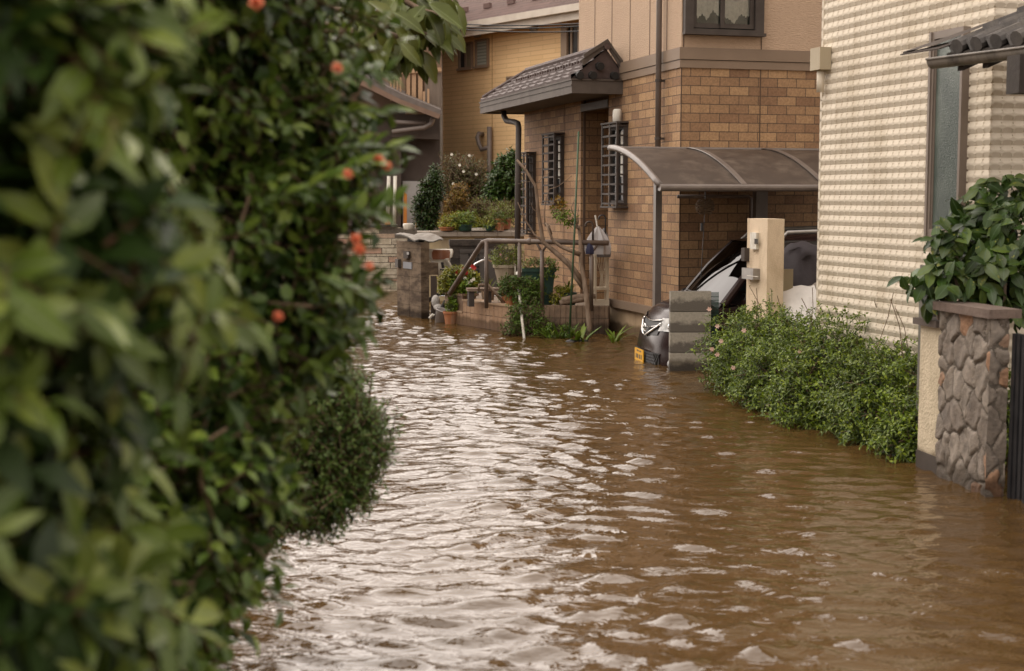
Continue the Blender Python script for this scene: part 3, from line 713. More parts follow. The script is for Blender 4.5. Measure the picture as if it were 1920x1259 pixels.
_a = n.new("ShaderNodeMath"); _a.operation = 'MULTIPLY_ADD'; l.new(_s.outputs["Z"], _a.inputs[0]); _a.inputs[1].default_value = 5.0; _a.inputs[2].default_value = -5.0 * (zt_ + 0.45 - 2.0)
_m = n.new("ShaderNodeMath"); _m.operation = 'FRACT'; l.new(_a.outputs[0], _m.inputs[0])
_n = n.new("ShaderNodeMath"); _n.operation = 'MULTIPLY_ADD'; l.new(noise(n, l, 6, 6, rough=0.65), _n.inputs[0]); _n.inputs[1].default_value = 1.5; _n.inputs[2].default_value = -0.78
_p = n.new("ShaderNodeMath"); _p.operation = 'ADD'; l.new(_m.outputs[0], _p.inputs[0]); l.new(_n.outputs[0], _p.inputs[1])
l.new(wet(n, l, mixc(n, l, ramp(n, l, _p.outputs[0], [(0.36, 1.0), (0.60, 0.0)]), _f, (0.115, 0.102, 0.085)), 0.1), b.inputs["Base Color"]); b.inputs["Roughness"].default_value = 0.9
bump(n, l, noise(n, l, 110, 4), 0.5, 0.006, b)
bp = thing("block_post", "grey stained concrete block post in front of the dark car", "block post", BX.w(0.2, 0.05, -0.45))
k = 0
z = zt_
while z > -0.3:
    mb = MB(); mb.fbox(BX, 0, 0.395, 0, 0.1, z - 0.193, z); mb.build("block", m_block, bp, bevel=0.006); z -= 0.2
mb = MB(); mb.fbox(BX, 0.004, 0.391, 0.006, 0.094, -0.45, zt_ - 0.01); mb.build("mortar", M("mortar", (0.13, 0.115, 0.095), (0.1, 0.09, 0.075), 20, 0.95), bp)
# low dark mesh beside the post
mf = MB(); u1_ = BX.loc(P(1346, 560, 13.85))[0]
for i in range(9): mf.tube([BX.w(0.405 + i * (u1_ - 0.40) / 8, 0.06, -0.4), BX.w(0.405 + i * (u1_ - 0.40) / 8, 0.06, zt_ - 0.01)], 0.003, 5)
for i in range(30): mf.tube([BX.w(0.40, 0.06, -0.3 + i * (zt_ + .28) / 30), BX.w(u1_ + .01, 0.06, -0.3 + i * (zt_ + .28) / 30)], 0.003, 5)
tag(mf.build("wire_mesh", m_greenpl, loc=BX.w(.42, .06, -0.4)), "narrow dark green wire mesh edging the block post", "mesh")

m_stucco = M("stucco_cream", (0.70, 0.565, 0.41), (0.63, 0.50, 0.355), 5, 0.9, 0.5, 90, dirt=(0.52, 0.40, 0.27), dscale=5)
gp0 = P(1437, 560, 12.75); GF = Fr(gp0.xy, R(15.87)); gz = P(1437, 411, 12.75).z
gp = thing("gatepost", "cream rendered gatepost with intercom and steel letter slot above the shrub", "gatepost", GF.w(0.08, 0.2, -0.45))
mb = MB(); mb.fbox(GF, 0, 0.165, 0, 0.42, -0.45, gz); mb.build("pillar", m_stucco, gp, bevel=0.012)
def on_face(pxa, pxb, pya, pyb, depth, name, mat, par, bev=0.004, ex=0.0):
    va, z1 = GF.hu((pxa), pya, -ex); vb, z0 = GF.hu(pxb, pyb, -ex)
    mb = MB(); mb.fbox(GF, -depth - ex, 0.0 - ex, min(va, vb), max(va, vb), min(z0, z1), max(z0, z1)); return mb.build(name, mat, par, bevel=bev)
ic = on_face(1412, 1423, 436, 468, 0.03, "intercom", m_white, gp)
on_face(1415, 1421, 448, 458, 0.003, "screen", m_pane, ic, 0, ex=0.0305)
ls = on_face(1404, 1425, 502, 525, 0.07, "letter_slot", m_steel, gp, 0.004)
on_face(1401, 1422, 517.5, 519, 0.003, "flap_edge", m_white, ls, 0, ex=0.0705)
on_face(1399, 1405, 465, 490, 0.05, "nameplate", m_bronze, gp, 0.004)
p0 = P(1470, 505, 12.98); u_, v_, z_ = GF.loc(p0); u2 = GF.loc(P(1488, 505, 13.0))[0]
tag(MB().fbox(GF, u_ - 0.01, u2, v_, v_ + 0.012, -0.4, z_).build("metal_sheet", M("olive_panel", (0.24, 0.20, 0.125), (0.3, 0.255, 0.165), 2.2, 0.3, spec=0.6, stretch=(1, 1, 0.4)), loc=GF.w(u_, v_, -0.4), bevel=0.003),
    "olive grey sheet panel standing right behind the cream gatepost", "panel")

# ------------------------------------------------------------------ covered bicycle
g = np.random.default_rng(3); cv0 = P(1500, 520, 13.55); CVF = Fr(cv0.xy, R(14))
cv = thing("bicycle_cover", "black and silver cover draped over a bicycle between gatepost and siding house", "cover", CVF.w(0.4, 0.1, -0.3))
def cover_ring(u):
    hgt = 1.27 - 0.10 * max(0, (0.25 - u)) - 0.12 * math.sin(u * 3.0) ** 2; out = []
    for k in range(21):
        a = math.pi * k / 20; x = -math.cos(a) * (0.30 + 0.1 * (1 - math.sin(a))); z = -0.25 + (hgt + 0.25) * math.sin(a) ** 0.55
        wr = 0.025 * math.sin(u * 13 + k * 1.3) + 0.018 * math.sin(u * 29 - k * 2.1) + 0.014 * math.sin(k * 3.3 + u * 7)
        out.append((x + wr, z + wr * 0.5))
    return out
us = [-0.16 + i * 0.05 for i in range(27)]
sh = [1.0 if i > 3 else (0.55, 0.8, 0.93, 0.98)[i] for i in range(27)]
rs = [[CVF.w(u, 0.12 + p[0] * s, p[1] * (0.9 + 0.1 * s)) for p in cover_ring(u)] for u, s in zip(us, sh)]
m_tarp = M("tarp_black", (0.028, 0.023, 0.027), (0.04, 0.034, 0.038), 6, 0.65, 0.3, 30, spec=0.25)
m_silver = M("tarp_silver", (0.28, 0.25, 0.225), (0.36, 0.325, 0.295), 8, 0.42, 0.25, 30, metal=0.25, spec=0.6)
mb = MB(); mb.loft([r[4:17] for r in rs]); mb.build("cover_top", m_tarp, cv, smooth=True)
mb = MB(); mb.loft([r[:5] for r in rs]); mb.loft([r[16:] for r in rs]); mb.build("cover_side", m_silver, cv, smooth=True)
mb = MB(); c_ = [sum((Vector(p) for p in rs[0]), Vector()) / 21]
for i in range(20): mb.quad([rs[0][i], rs[0][i + 1], c_[0]])
mb.build("cover_end", m_tarp, cv, smooth=True)
sb = MB(); bf = P(1512, 590, 12.6); sb.loft([[Vector((bf.x - .14 + .06 * i + .02 * math.sin(i * 2 + j), bf.y + .015 * math.sin(i * 1.7 + j * 2.1) + 0.07 * j, bf.z - .28 + .085 * j + .01 * math.sin(3 * i + j))) for i in range(6)] for j in range(7)])
so = sb.build("plastic_sheet", M("white_sheet", (0.68, 0.66, 0.64), (0.58, 0.56, 0.54), 9, 0.4), smooth=True, loc=(bf.x, bf.y, bf.z - .28)); tag(so, "crumpled white plastic sheet between the shrub and the siding house", "sheet")

# ------------------------------------------------------------------ the flooded car
CO = G(1200, 678); CF = Fr((CO.x + 0.02, CO.y + 0.1), R(9.5)); cw = CF.w
car = thing("parked_car", "dark brown boxy car in the flooded carport, nose to the street", "car", cw(1.7, 0, -0.42))
m_paint = M("car_paint", (0.022, 0.012, 0.011), (0.027, 0.015, 0.014), 3, 0.2, spec=0.28)
m_trim = M("car_trim", (0.012, 0.012, 0.012), (0.018, 0.017, 0.017), 9, 0.5)
HW = 0.735
prof = [(0.10, -0.42), (0.05, -0.2), (0.025, -0.04), (0.02, 0.05), (0.03, 0.16), (0.06, 0.29), (0.10, 0.37), (0.135, 0.46), (0.19, 0.535), (0.27, 0.585), (0.40, 0.625), (0.56, 0.655), (0.72, 0.68)]
def nose(a, z, s, i):
    k = max(0.0, 1 - max(0, i - 6) / 6.0)
    return cw(a + (0.24 * abs(s) ** 3.2) * (0.3 + 0.7 * k), s * (HW - (0.05 if i > 7 else 0.0) * (1)), z - (0.075 * abs(s) ** 3 if i > 6 else 0))
def nose_at(z, s, out=0.0):
    for i in range(len(prof) - 1):
        if prof[i][1] <= z <= prof[i + 1][1]:
            t = (z - prof[i][1]) / (prof[i + 1][1] - prof[i][1]); a = prof[i][0] + (prof[i + 1][0] - prof[i][0]) * t
            return nose(a - out, z, s, i + t) if i <= 5 else nose(a - out, z + 0.075 * abs(s) ** 3 * min(1, max(0, i + t - 6)), s, i + t)
    return nose(prof[-1][0], z, s, 12)
SS = [-1, -.97, -.92, -.84, -.72, -.56, -.38, -.19, 0, .19, .38, .56, .72, .84, .92, .97, 1]
rings = [[nose(a, z, s, i) for s in SS] for i, (a, z) in enumerate(prof)]
mb = MB(); mb.loft(rings)
for side in (0, -1):
    edge = [r[side] for r in rings]; sg = -1 if side == 0 else 1
    rear = [cw(3.36, sg * HW, -0.42), cw(3.38, sg * HW, 0.2), cw(3.36, sg * HW, 0.66)]
    for i in range(len(edge) - 1):
        m0 = cw(1.3, sg * HW, prof[i][1] - (0.05 if i > 6 else 0)); m1 = cw(1.3, sg * HW, prof[i + 1][1] - (0.05 if i > 5 else 0))
        mb.quad([edge[i], edge[i + 1], m1, m0])
    mb.quad([cw(1.3, sg * HW, -0.42), cw(1.3, sg * HW, prof[-1][1] - 0.05), rear[2], rear[1], rear[0]])
mb.quad([cw(3.36, -HW, -0.42), cw(3.36, HW, -0.42), cw(3.36, HW, 0.7), cw(3.36, -HW, 0.7)])
mb.quad([cw(0.72, -HW, 0.62), cw(3.36, -HW, 0.65), cw(3.36, HW, 0.65), cw(0.72, HW, 0.62)])
mb.build("body", m_paint, car, smooth=True)
# cabin: pillars, roof, windscreen, windows
ZR = 1.235
def wsp(t, s):     # windscreen surface, t up the glass, s across
    a0, a1 = 0.50 + 0.15 * s * s, 1.06 + 0.12 * s * s
    return cw(a0 + (a1 - a0) * t, s * (0.66 - 0.07 * t), 0.655 + (ZR - 0.655) * t + 0.035 * math.sin(math.pi * t) - 0.04 * s * s * (1 - 0.3 * t))
mb = MB(); mb.loft([[wsp(j / 8, -1 + 0.1 * i) for i in range(21)] for j in range(9)]); mb.build("windscreen", glass_mat("car_glass", (0.62, 0.72, 0.66), 0.13, rough=0.03), car, smooth=True)
pil = MB()
for sg in (-1, 1):
    pil.tube([wsp(0, sg * 1.03), wsp(0.5, sg * 1.03), wsp(1.0, sg * 1.03)], [0.045, 0.038, 0.035], 8)
    for a in (1.95, 2.75): pil.fbox(CF, a, a + 0.09, sg * 0.63 - 0.02, sg * 0.63 + 0.02, 0.62, 1.3)
    pil.fbox(CF, 0.85, 3.3, sg * 0.70 - 0.03, sg * 0.70 + 0.03, 0.6, 0.665)
pil.build("pillars", m_paint, car, smooth=False)
rf = []
for (a, z) in ((1.05, ZR), (1.35, 1.285), (2.0, 1.335), (2.7, 1.34), (3.2, 1.30), (3.34, 1.2), (3.36, 0.66)):
    rf.append([cw(a + 0.1 * s * s * (1 if a < 1.3 else 0), s * (0.60 if z > 0.7 else 0.7), z - 0.05 * s ** 4) for s in (-1.03, -1, -.9, -.6, -.3, 0, .3, .6, .9, 1, 1.03)])
mb = MB(); mb.loft(rf); mb.build("roof", m_paint, car, smooth=True)
mb = MB()
for sg in (-1, 1):
    mb.quad([cw(0.86, sg * 0.69, 0.66), cw(3.3, sg * 0.69, 0.66), cw(3.3, sg * 0.605, 1.27), cw(1.3, sg * 0.605, 1.25), cw(1.2, sg * 0.61, 1.2)])
mb.build("side_window", m_pane, car)
for sg in (-1, 1):
    mb = MB(); mb.tube([cw(1.25, sg * 0.55, 1.22), cw(1.36, sg * 0.55, 1.33), cw(3.0, sg * 0.56, 1.385), cw(3.08, sg * 0.56, 1.31)], 0.022, 8)
    for a in (2.35,): mb.tube([cw(a - .03, sg * 0.56, 1.375), cw(a + .03, sg * 0.56, 1.375)], 0.032, 8)
    mb.build("roof_rail", m_steel, car, smooth=True)
# interior: white sheet behind the glass painting the sky's reflection, seats, dash
mb = MB(); pts = [(0.03, -0.78), (0.05, 0.30), (0.30, 0.50), (0.62, 0.32), (0.97, -0.30), (0.99, -0.62), (0.60, -0.50), (0.52, -0.82)]
def behind(t, s, off=0.03):
    q = wsp(t, s); return q + CF.u * off - Vector((0, 0, off * 0.7))
N = 12; shl = []
for j in range(N + 1):
    t = 0.03 + 0.95 * j / N; s0 = -0.93 + 1.5 * max(0, t - 0.22); s1 = 0.72 - 0.86 * t + 0.05 * math.sin(t * math.pi)
    shl.append([behind(t, s0 + (s1 - s0) * i / 8, 0.03 + 0.012 * math.sin(i * 1.9 + j)) for i in range(9)])
mb.loft(shl); mb.build("painted_reflection", M("reflection_white", (0.40, 0.41, 0.40), (0.22, 0.24, 0.23), 11, 0.7), car, smooth=True)
mb = MB(); mb.fbox(CF, 0.75, 1.0, -0.62, 0.62, 0.3, 0.62); mb.fbox(CF, 1.3, 3.3, -0.64, 0.64, 0.2, 0.64); mb.fbox(CF, 1.75, 1.85, -0.58, -0.1, 0.6, 1.12); mb.fbox(CF, 1.75, 1.85, 0.1, 0.58, 0.6, 1.12)
mb.build("interior", m_dark, car)
mb = MB(); mb.tube([behind(0.10, 0.52, 0.06), behind(0.30, 0.40, 0.06)], 0.045, 8); mb.build("dashboard_trinket", M("yellow_toy", (0.6, 0.3, 0.03), (0.5, 0.25, 0.03), 9, 0.5), car, smooth=True)
# cowl and wipers
mb = MB(); mb.loft([[wsp(-0.07, -1 + .1 * i) + Vector((0, 0, 0.015)) for i in range(21)], [wsp(0.0, -1 + .1 * i) + Vector((0, 0, 0.02)) for i in range(21)]]); mb.build("cowl", m_trim, car)
for (s0, s1, t1) in ((-0.55, 0.15, 0.07), (0.1, 0.75, 0.08)):
    mb = MB(); mb.tube([wsp(-0.02, s0) - CF.u * .03 + Vector((0, 0, .03)), wsp(0.04, (s0 + s1) / 2) - CF.u * .03 + Vector((0, 0, .035)), wsp(t1, s1) - CF.u * .02 + Vector((0, 0, .02))], 0.011, 6); mb.build("wiper", m_trim, car)
# front: grille, bars, emblem, lamps, lower mesh, plate
def patch(z0, z1, s0, s1, out, nz=4, ns=10, taper=0.0, dz=0.0):
    return [[nose_at(z0 + (z1 - z0) * j / nz + dz * (abs(s0 + (s1 - s0) * i / ns)) ** 1.5, s0 + (s1 - s0) * i / ns, out) for i in range(ns + 1)] for j in range(nz + 1)]
mb = MB(); mb.loft(patch(0.275, 0.425, -0.46, 0.46, 0.008, dz=0.06)); mb.build("grille", m_trim, car, smooth=True)
for (z0, z1, r, k) in ((0.42, 0.415, 0.008, 0.08), (0.35, 0.345, 0.007, 0.14), (0.27, 0.262, 0.012, 0.42)):
    mb = MB(); mb.tube([nose_at(min(0.47, z0 + k * abs(s) ** 1.4), s, 0.022) for s in [-0.47 + 0.047 * i for i in range(21)]], r, 8); mb.build("grille_bar", m_chrome, car, smooth=True)
ce = nose_at(0.345, 0.0, 0.05); mb = MB()
mb.tube([ce + CF.v * 0.038 * math.cos(i * .3927) + Vector((0, 0, 0.038 * math.sin(i * .3927))) for i in range(16)], 0.007, 8, closed=True)
mb.fbox(Fr(ce.xy, R(9.5)), -0.012, 0.006, -0.05, 0.05, ce.z - 0.009, ce.z + 0.009); mb.build("emblem", m_chrome, car, smooth=False)
m_lens = M("headlight_lens", (0.55, 0.55, 0.53), (0.20, 0.20, 0.20), 14, 0.15, spec=0.4)
for sg in (-1, 1):
    pt = patch(0.325, 0.455, sg * 0.45, sg * 0.97, 0.014, ns=12, dz=0.03)
    mb = MB(); mb.loft(pt if sg > 0 else [list(reversed(r)) for r in pt]); h = mb.build("headlight", m_lens, car, smooth=True)
    c = nose_at(0.40, sg * 0.66, 0.0); mb = MB(); mb.ell(c, (0.03, 0.04, 0.04)); mb.build("lamp", m_chrome, h, smooth=True)
mb = MB(); mb.loft(patch(-0.12, 0.115, -0.62, 0.62, 0.006)); mb.build("lower_grille", m_trim, car, smooth=True)
mb = MB()
for i in range(26):
    s = -0.6 + 1.2 * i / 25
    for dr in (-1, 1):
        s2 = s + dr * 0.16
        if abs(s2) < 0.62: mb.tube([nose_at(-0.1, s, 0.012), nose_at(0.005, (s + s2) / 2, 0.012), nose_at(0.105, s2, 0.012)], 0.006, 5)
mb.build("grille_mesh", M("mesh_grey", (0.07, 0.07, 0.075), (0.05, 0.05, 0.05), 9, 0.4), car)
for sg in (-1, 1):
    mb = MB(); mb.ell(nose_at(0.03, sg * 0.85, 0.01), (0.05, 0.07, 0.05)); mb.build("fog_lamp", m_lens, car, smooth=True)
pp = nose_at(0.03, 0.0, 0.035); PF = Fr(pp.xy, R(9.5)); mb = MB(); mb.fbox(PF, -0.012, 0.0, -0.165, 0.165, -0.045, 0.12)
po_ = mb.build("number_plate", M("plate_yellow", (0.80, 0.42, 0.015), (0.74, 0.38, 0.015), 9, 0.45), car, bevel=0.004)
mb = MB()
for (a, b_, z, h) in ((-0.09, -0.03, 0.092, 0.016), (0.0, 0.075, 0.092, 0.016), (-0.12, -0.09, 0.02, 0.045), (-0.06, -0.02, 0.02, 0.045), (0.02, 0.06, 0.02, 0.045), (0.085, 0.12, 0.02, 0.045)):
    mb.fbox(PF, -0.0135, -0.0119, a, b_, z, z + h)
mb.build("plate_mark", m_black, po_)
for sg in (-1, 1):
    mb = MB(); mb.fbox(CF, 0.95, 1.08, sg * 0.82 - 0.09, sg * 0.82 + 0.09, 0.66, 0.84); mb.build("wing_mirror", m_paint, car, bevel=0.03)

# ------------------------------------------------------------------ scalloped siding house
Q0 = P(1530, 560, 11.5); vv = Vector((-0.2735, 0.9619, 0))
t = (0.3335 * Q0.y - Q0.x) / (0.2735 + 0.3335 * 0.9619); CC = Q0 - vv * t
SF = Fr(CC.xy, R(15.87)); VL = t
m_cream = M("cream_siding", (0.63, 0.56, 0.455), (0.58, 0.51, 0.41), 2.2, 0.72, 0.12, 130, spec=0.25, dirt=(0.49, 0.42, 0.32), dscale=3.0, soak=True)
sh_ = thing("siding_house", "cream house clad in scalloped siding at the right", "house", SF.w(2.5, 1.2, -0.45))
CWd, CHt = 0.0865, 0.0795
def scallop(u0, n_u, n_v, z0, face, skip=None):
    """relief of scooped scallops; face 'left' runs along v, 'front' along u"""
    ku, kv = 12, 18
    nu, nv = n_u * ku + 1, n_v * kv + 1
    a = np.arange(nu) / ku; b = np.arange(nv) / kv
    A, Bv = np.meshgrid(a, b); fu = A - np.floor(A); fu = np.clip(fu, 0, 1); fv = Bv - np.floor(Bv)
    L = 0.12 + 0.31 * np.sqrt(np.clip(1 - np.abs(2 * fu - 1) ** 2.4, 0, 1)); L[(fu < 0.01) | (fu > 0.99)] = 0.10
    h = np.where(np.abs(fv - 0.5) < L, 0.39 * CHt * (np.abs(fv - 0.5) - 0.43), 0.0)
    gap = (np.floor(A + 1e-6) % 5 == 0) & (fu < 0.06); h[gap] -= 0.004
    along, z = u0 + A * CWd, z0 + Bv * CHt
    o = np.array(SF.o[:]); U, Vv = np.array(SF.u[:]), np.array(SF.v[:])
    if face == 'left': Pt = o + Vv * along[..., None] - U * h[..., None]
    else: Pt = o + U * along[..., None] - Vv * h[..., None]
    Pt = Pt + np.stack([0 * z, 0 * z, z], -1)
    i = np.arange(nv - 1)[:, None] * nu + np.arange(nu - 1)[None]
    q = np.stack([i, i + 1, i + nu + 1, i + nu], -1) if face == 'front' else np.stack([i + 1, i, i + nu, i + nu + 1], -1)
    return Pt.reshape(-1, 3), q.reshape(-1, 4)
nL = int(round(VL / CWd)); CWd = VL / nL
v1_, q1_ = scallop(0.0, nL, 66, -0.25, 'left'); v2_, q2_ = scallop(0.0, 16, 66, -0.25, 'front')
# relief runs inwards, so the sheets stand 3 cm off the wall behind
off1 = -np.array(SF.u[:]) * 0.0; 
np_mesh("scalloped_siding", np.concatenate([v1_, v2_]), np.concatenate([q1_, q2_ + len(v1_)]), m_cream, sh_, smooth=False)
mb = MB(); mb.fbox(SF, 0.034, 5.5, 0.034, VL - 0.002, -0.45, 6.0); mb.fbox(SF, 0.0, 0.034, 0.0, VL, 4.99, 6.0); mb.fbox(SF, 0.034, 5.5, 0.0, 0.034, 4.99, 6.0); mb.fbox(SF, 1.39, 5.5, 0.0, 0.033, -0.45, 4.98); mb.fbox(SF, 0.0, 0.033, VL - 0.03, VL, -0.45, 4.985)
mb.fbox(SF, 0.0, 0.034, 0.03, VL - 0.03, -0.45, -0.251); mb.build("wall", m_cream, sh_)
mb = MB(); a = [SF.w(-0.4, -0.4, 6.0), SF.w(6, -0.4, 6.0), SF.w(6, VL + 0.4, 6.0), SF.w(-0.4, VL + 0.4, 6.0)]; mb.extr(a, (0, 0, 0.15)); t1, t2 = SF.w(1.2, VL / 2, 6.9), SF.w(4.4, VL / 2, 6.9)
a = [p + Vector((0, 0, 0.152)) for p in a]; mb.quad([a[0], a[1], t2, t1]); mb.quad([a[1], a[2], t2]); mb.quad([a[2], a[3], t1, t2]); mb.quad([a[3], a[0], t1]); mb.build("roof", m_rooftile, sh_)
# tall narrow window
va, z0 = SF.hu(1741, 447, -0.03); vb, _ = SF.hu(1801, 440, -0.03); zt_ = SF.hu(1760, 60, -0.03)[1]
mb = MB(); f = 0.042
mb.fbox(SF, -0.055, 0.02, va - f, va, z0, zt_); mb.fbox(SF, -0.055, 0.02, vb, vb + 0.025, z0, zt_); mb.fbox(SF, -0.055, 0.02, vb + 0.025, va - f, z0, z0 + 0.065); mb.fbox(SF, -0.055, 0.02, vb + 0.025, va - f, zt_ - 0.05, zt_)
mb.fbox(SF, -0.066, -0.055, va - 0.02, va + 0.005, z0 - 0.01, zt_); mb.fbox(SF, -0.043, 0.0, va - f - 0.012, va - f, z0 + 0.065, zt_ - 0.05)
wo = mb.build("window", M("window_frame_taupe", (0.17, 0.135, 0.11), (0.21, 0.17, 0.14), 4, 0.45), sh_, bevel=0.003)
m_frost, n, l, b = newmat("frosted_pane"); fz = noise(n, l, 90, 3)
l.new(ramp(n, l, noise(n, l, 2.5, 3, stretch=(1, 1, 0.6)), [(0.35, (0.055, 0.072, 0.062)), (0.7, (0.15, 0.175, 0.15))]), b.inputs["Base Color"]); b.inputs["Roughness"].default_value = 0.18; bump(n, l, fz, 0.5, 0.004, b)
mb = MB(); mb.fbox(SF, -0.036, -0.03, vb + 0.025, va - f - 0.012, z0 + 0.065, zt_ - 0.05); mb.build("pane", m_frost, wo)
v0_, zt0 = SF.hu(1540, 88, -0.09); v1x, zb0 = SF.hu(1562, 126, -0.09); mb = MB()
mb.fbox(SF, -0.10, 0.0, VL - 0.17, VL - 0.01, zb0, zt0); ho = mb.build("vent_hood", M("hood_cream", (0.36, 0.30, 0.205), (0.4, 0.34, 0.24), 4, 0.6), sh_, bevel=0.01)
mb = MB(); mb.tube([SF.w(-0.045, VL - 0.085, zb0 - 0.17), SF.w(-0.045, VL - 0.085, zb0)], 0.03, 10); mb.build("vent_pipe", m_cream, ho, smooth=True)

# ------------------------------------------------------------------ rubble stone gate wall, stucco pier, slatted gate
S0 = G(1852, 931); S1 = G(1757, 892); d = S1 - S0; WFm = Fr(S0.xy, math.atan2(-d.x, d.y)); wL = d.length; zS = P(1852, 597, S0.y).z
sw = thing("stone_gate_wall", "rubble stone gate wall with brown capstone beside the slatted gate", "stone wall", WFm.w(0.08, wL / 2, -0.45))
def rubble(fr, face, w_, h_, z0, depth, n, seed):
    g = np.random.default_rng(seed); sx = 0.7
    pts = np.stack([g.uniform(-.05, w_ + .05, n), g.uniform(-.05, h_ + .05, n)], 1)
    for _ in range(2):     # relax a little
        smp = np.stack([g.uniform(-.05, w_ + .05, 3000), g.uniform(-.05, h_ + .05, 3000)], 1)
        dd = ((smp[:, None, 0] - pts[None, :, 0]) / sx) ** 2 + (smp[:, None, 1] - pts[None, :, 1]) ** 2; idn = dd.argmin(1)
        for k in range(n):
            s_ = smp[idn == k]
            if len(s_): pts[k] = pts[k] * 0.6 + s_.mean(0) * 0.4
    rs = 0.0075; nx, ny = int(w_ / rs), int(h_ / rs)
    X, Z = np.meshgrid(np.linspace(0, w_, nx), np.linspace(0, h_, ny))
    Xw = X + 0.010 * np.sin(Z * 34 + X * 11) + 0.006 * np.sin(Z * 71); Zw = Z + 0.010 * np.sin(X * 47 + Z * 9)
    D = np.sqrt(((Xw[..., None] - pts[:, 0]) / sx) ** 2 + (Zw[..., None] - pts[:, 1]) ** 2)
    o = np.sort(D, -1); gap = o[..., 1] - o[..., 0]; cid = D.argmin(-1)
    hh = np.clip((gap - 0.012) / 0.03, 0, 1); tilt = g.normal(size=(n, 2)) * 0.05; bulge = g.uniform(0.6, 1.3, n)
    H = depth * (np.sqrt(hh) * bulge[cid]) + (hh > 0) * ((X - pts[cid, 0]) * tilt[cid, 0] + (Z - pts[cid, 1]) * tilt[cid, 1]) + 0.0035 * np.sin(X * 47 + Z * 23 + cid) * hh
    O = np.array(fr.o[:]); U, Vv = np.array(fr.u[:]), np.array(fr.v[:])
    if face == 'left': Pt = O + Vv * X[..., None] - U * H[..., None]
    else: Pt = O + U * X[..., None] - Vv * H[..., None]
    Pt = Pt + np.stack([0 * Z, 0 * Z, Z + z0], -1)
    i = (np.arange(ny - 1)[:, None] * nx + np.arange(nx - 1)[None]).reshape(-1)
    q = np.stack([i + 1, i, i + nx, i + nx + 1], -1) if face == 'left' else np.stack([i, i + 1, i + nx + 1, i + nx], -1)
    hc = hh.reshape(-1)[q].mean(1); cc = cid.reshape(-1)[i]; cc = np.where(hc < 0.12, -1, cc)
    V, Qs, k0 = [], [], 0; Pf = Pt.reshape(-1, 3)
    stone = cc >= 0
    for kk in np.unique(cc[stone]):
        qq = q[cc == kk]; un, inv = np.unique(qq, return_inverse=True); V.append(Pf[un]); Qs.append(inv.reshape(-1, 4) + k0); k0 += len(un)
    qm = q[~stone]; un, inv = np.unique(qm, return_inverse=True)
    return np.concatenate(V), np.concatenate(Qs), Pf[un], inv.reshape(-1, 4)
m_stone, n, l, b = newmat("rubble_stone"); gm = n.new("ShaderNodeNewGeometry")
c = ramp(n, l, gm.outputs["Random Per Island"], [(0, (0.19, 0.155, 0.125)), (0.3, (0.25, 0.21, 0.17)), (0.55, (0.20, 0.165, 0.135)), (0.82, (0.29, 0.245, 0.2)), (0.9, (0.33, 0.185, 0.105)), (1.0, (0.27, 0.165, 0.105))])
x = n.new("ShaderNodeMix"); x.data_type = 'RGBA'; x.blend_type = 'MULTIPLY'; x.inputs["Factor"].default_value = 1
l.new(c, x.inputs["A"]); l.new(ramp(n, l, noise(n, l, 22, 6), [(0.3, 0.72), (0.7, 1.2)]), x.inputs["B"])
l.new(mixc(n, l, ramp(n, l, noise(n, l, 5, 6, rough=0.7), [(0.5, 0.0), (0.7, 0.6)]), x.outputs["Result"], (0.06, 0.052, 0.045)), b.inputs["Base Color"]); l.new(wet(n, l, b.inputs["Base Color"].links[0].from_socket, 0.1), b.inputs["Base Color"])
b.inputs["Roughness"].default_value = 0.75; bump(n, l, noise(n, l, 38, 8, rough=0.7), 0.9, 0.014, b)
m_mort = M("stone_mortar", (0.15, 0.125, 0.10), (0.09, 0.075, 0.06), 30, 0.95, 0.9, 90)
rh = zS + 0.3; a1 = rubble(WFm, 'left', wL, rh, -0.3, 0.014, 46, 5); a2 = rubble(Fr(WFm.w(-0.02, 0, 0).xy, math.atan2(WFm.u.y, WFm.u.x)), 'front', 0.115, rh, -0.3, 0.012, 18, 9)
np_mesh("stonework", np.concatenate([a1[0], a2[0]]), np.concatenate([a1[1], a2[1] + len(a1[0])]), m_stone, sw)
np_mesh("mortar", np.concatenate([a1[2], a2[2]]), np.concatenate([a1[3], a2[3] + len(a1[2])]), m_mort, sw)
mb = MB(); mb.fbox(WFm, 0.012, 0.095, 0.012, wL, -0.45, zS); mb.build("core", m_mort, sw)
mb = MB(); mb.fbox(WFm, -0.045, 0.15, -0.035, wL + 0.03, zS, zS + 0.05); mb.build("capstone", M("capstone", (0.12, 0.085, 0.068), (0.17, 0.125, 0.10), 9, 0.8, 0.6, 40, dirt=(0.07, 0.055, 0.045), dscale=6), sw, bevel=0.014)
# stucco pier
vA, _ = WFm.hu(1723, 740, 0.02); zP = P(1735, 608, WFm.w(0, vA, 0).y).z
sp = thing("stucco_pier", "narrow cream stucco pier with dark plinth joined to the rubble wall", "pier", WFm.w(0.1, wL + 0.12, -0.45))
m_st2 = M("stucco_pale", (0.60, 0.51, 0.37), (0.5, 0.42, 0.3), 9, 0.95, 0.9, 55, dirt=(0.42, 0.35, 0.24), dscale=5, soak=True)
mb = MB(); mb.fbox(WFm, 0.02, 0.12, wL + 0.003, vA, 0.105, zP); mb.build("rendered_wall", m_st2, sp, bevel=0.006)
mb = MB(); mb.fbox(WFm, 0.012, 0.12, wL + 0.003, vA + 0.004, -0.45, 0.105); mb.build("plinth", M("plinth_dark", (0.07, 0.055, 0.045), (0.05, 0.04, 0.032), 5, 0.8), sp)
mb = MB(); mb.fbox(WFm, -0.02, 0.15, wL + 0.035, vA + 0.03, zP, zP + 0.04); mb.build("cap", M("pier_cap", (0.09, 0.07, 0.058), (0.12, 0.095, 0.08), 5, 0.8), sp, bevel=0.005)
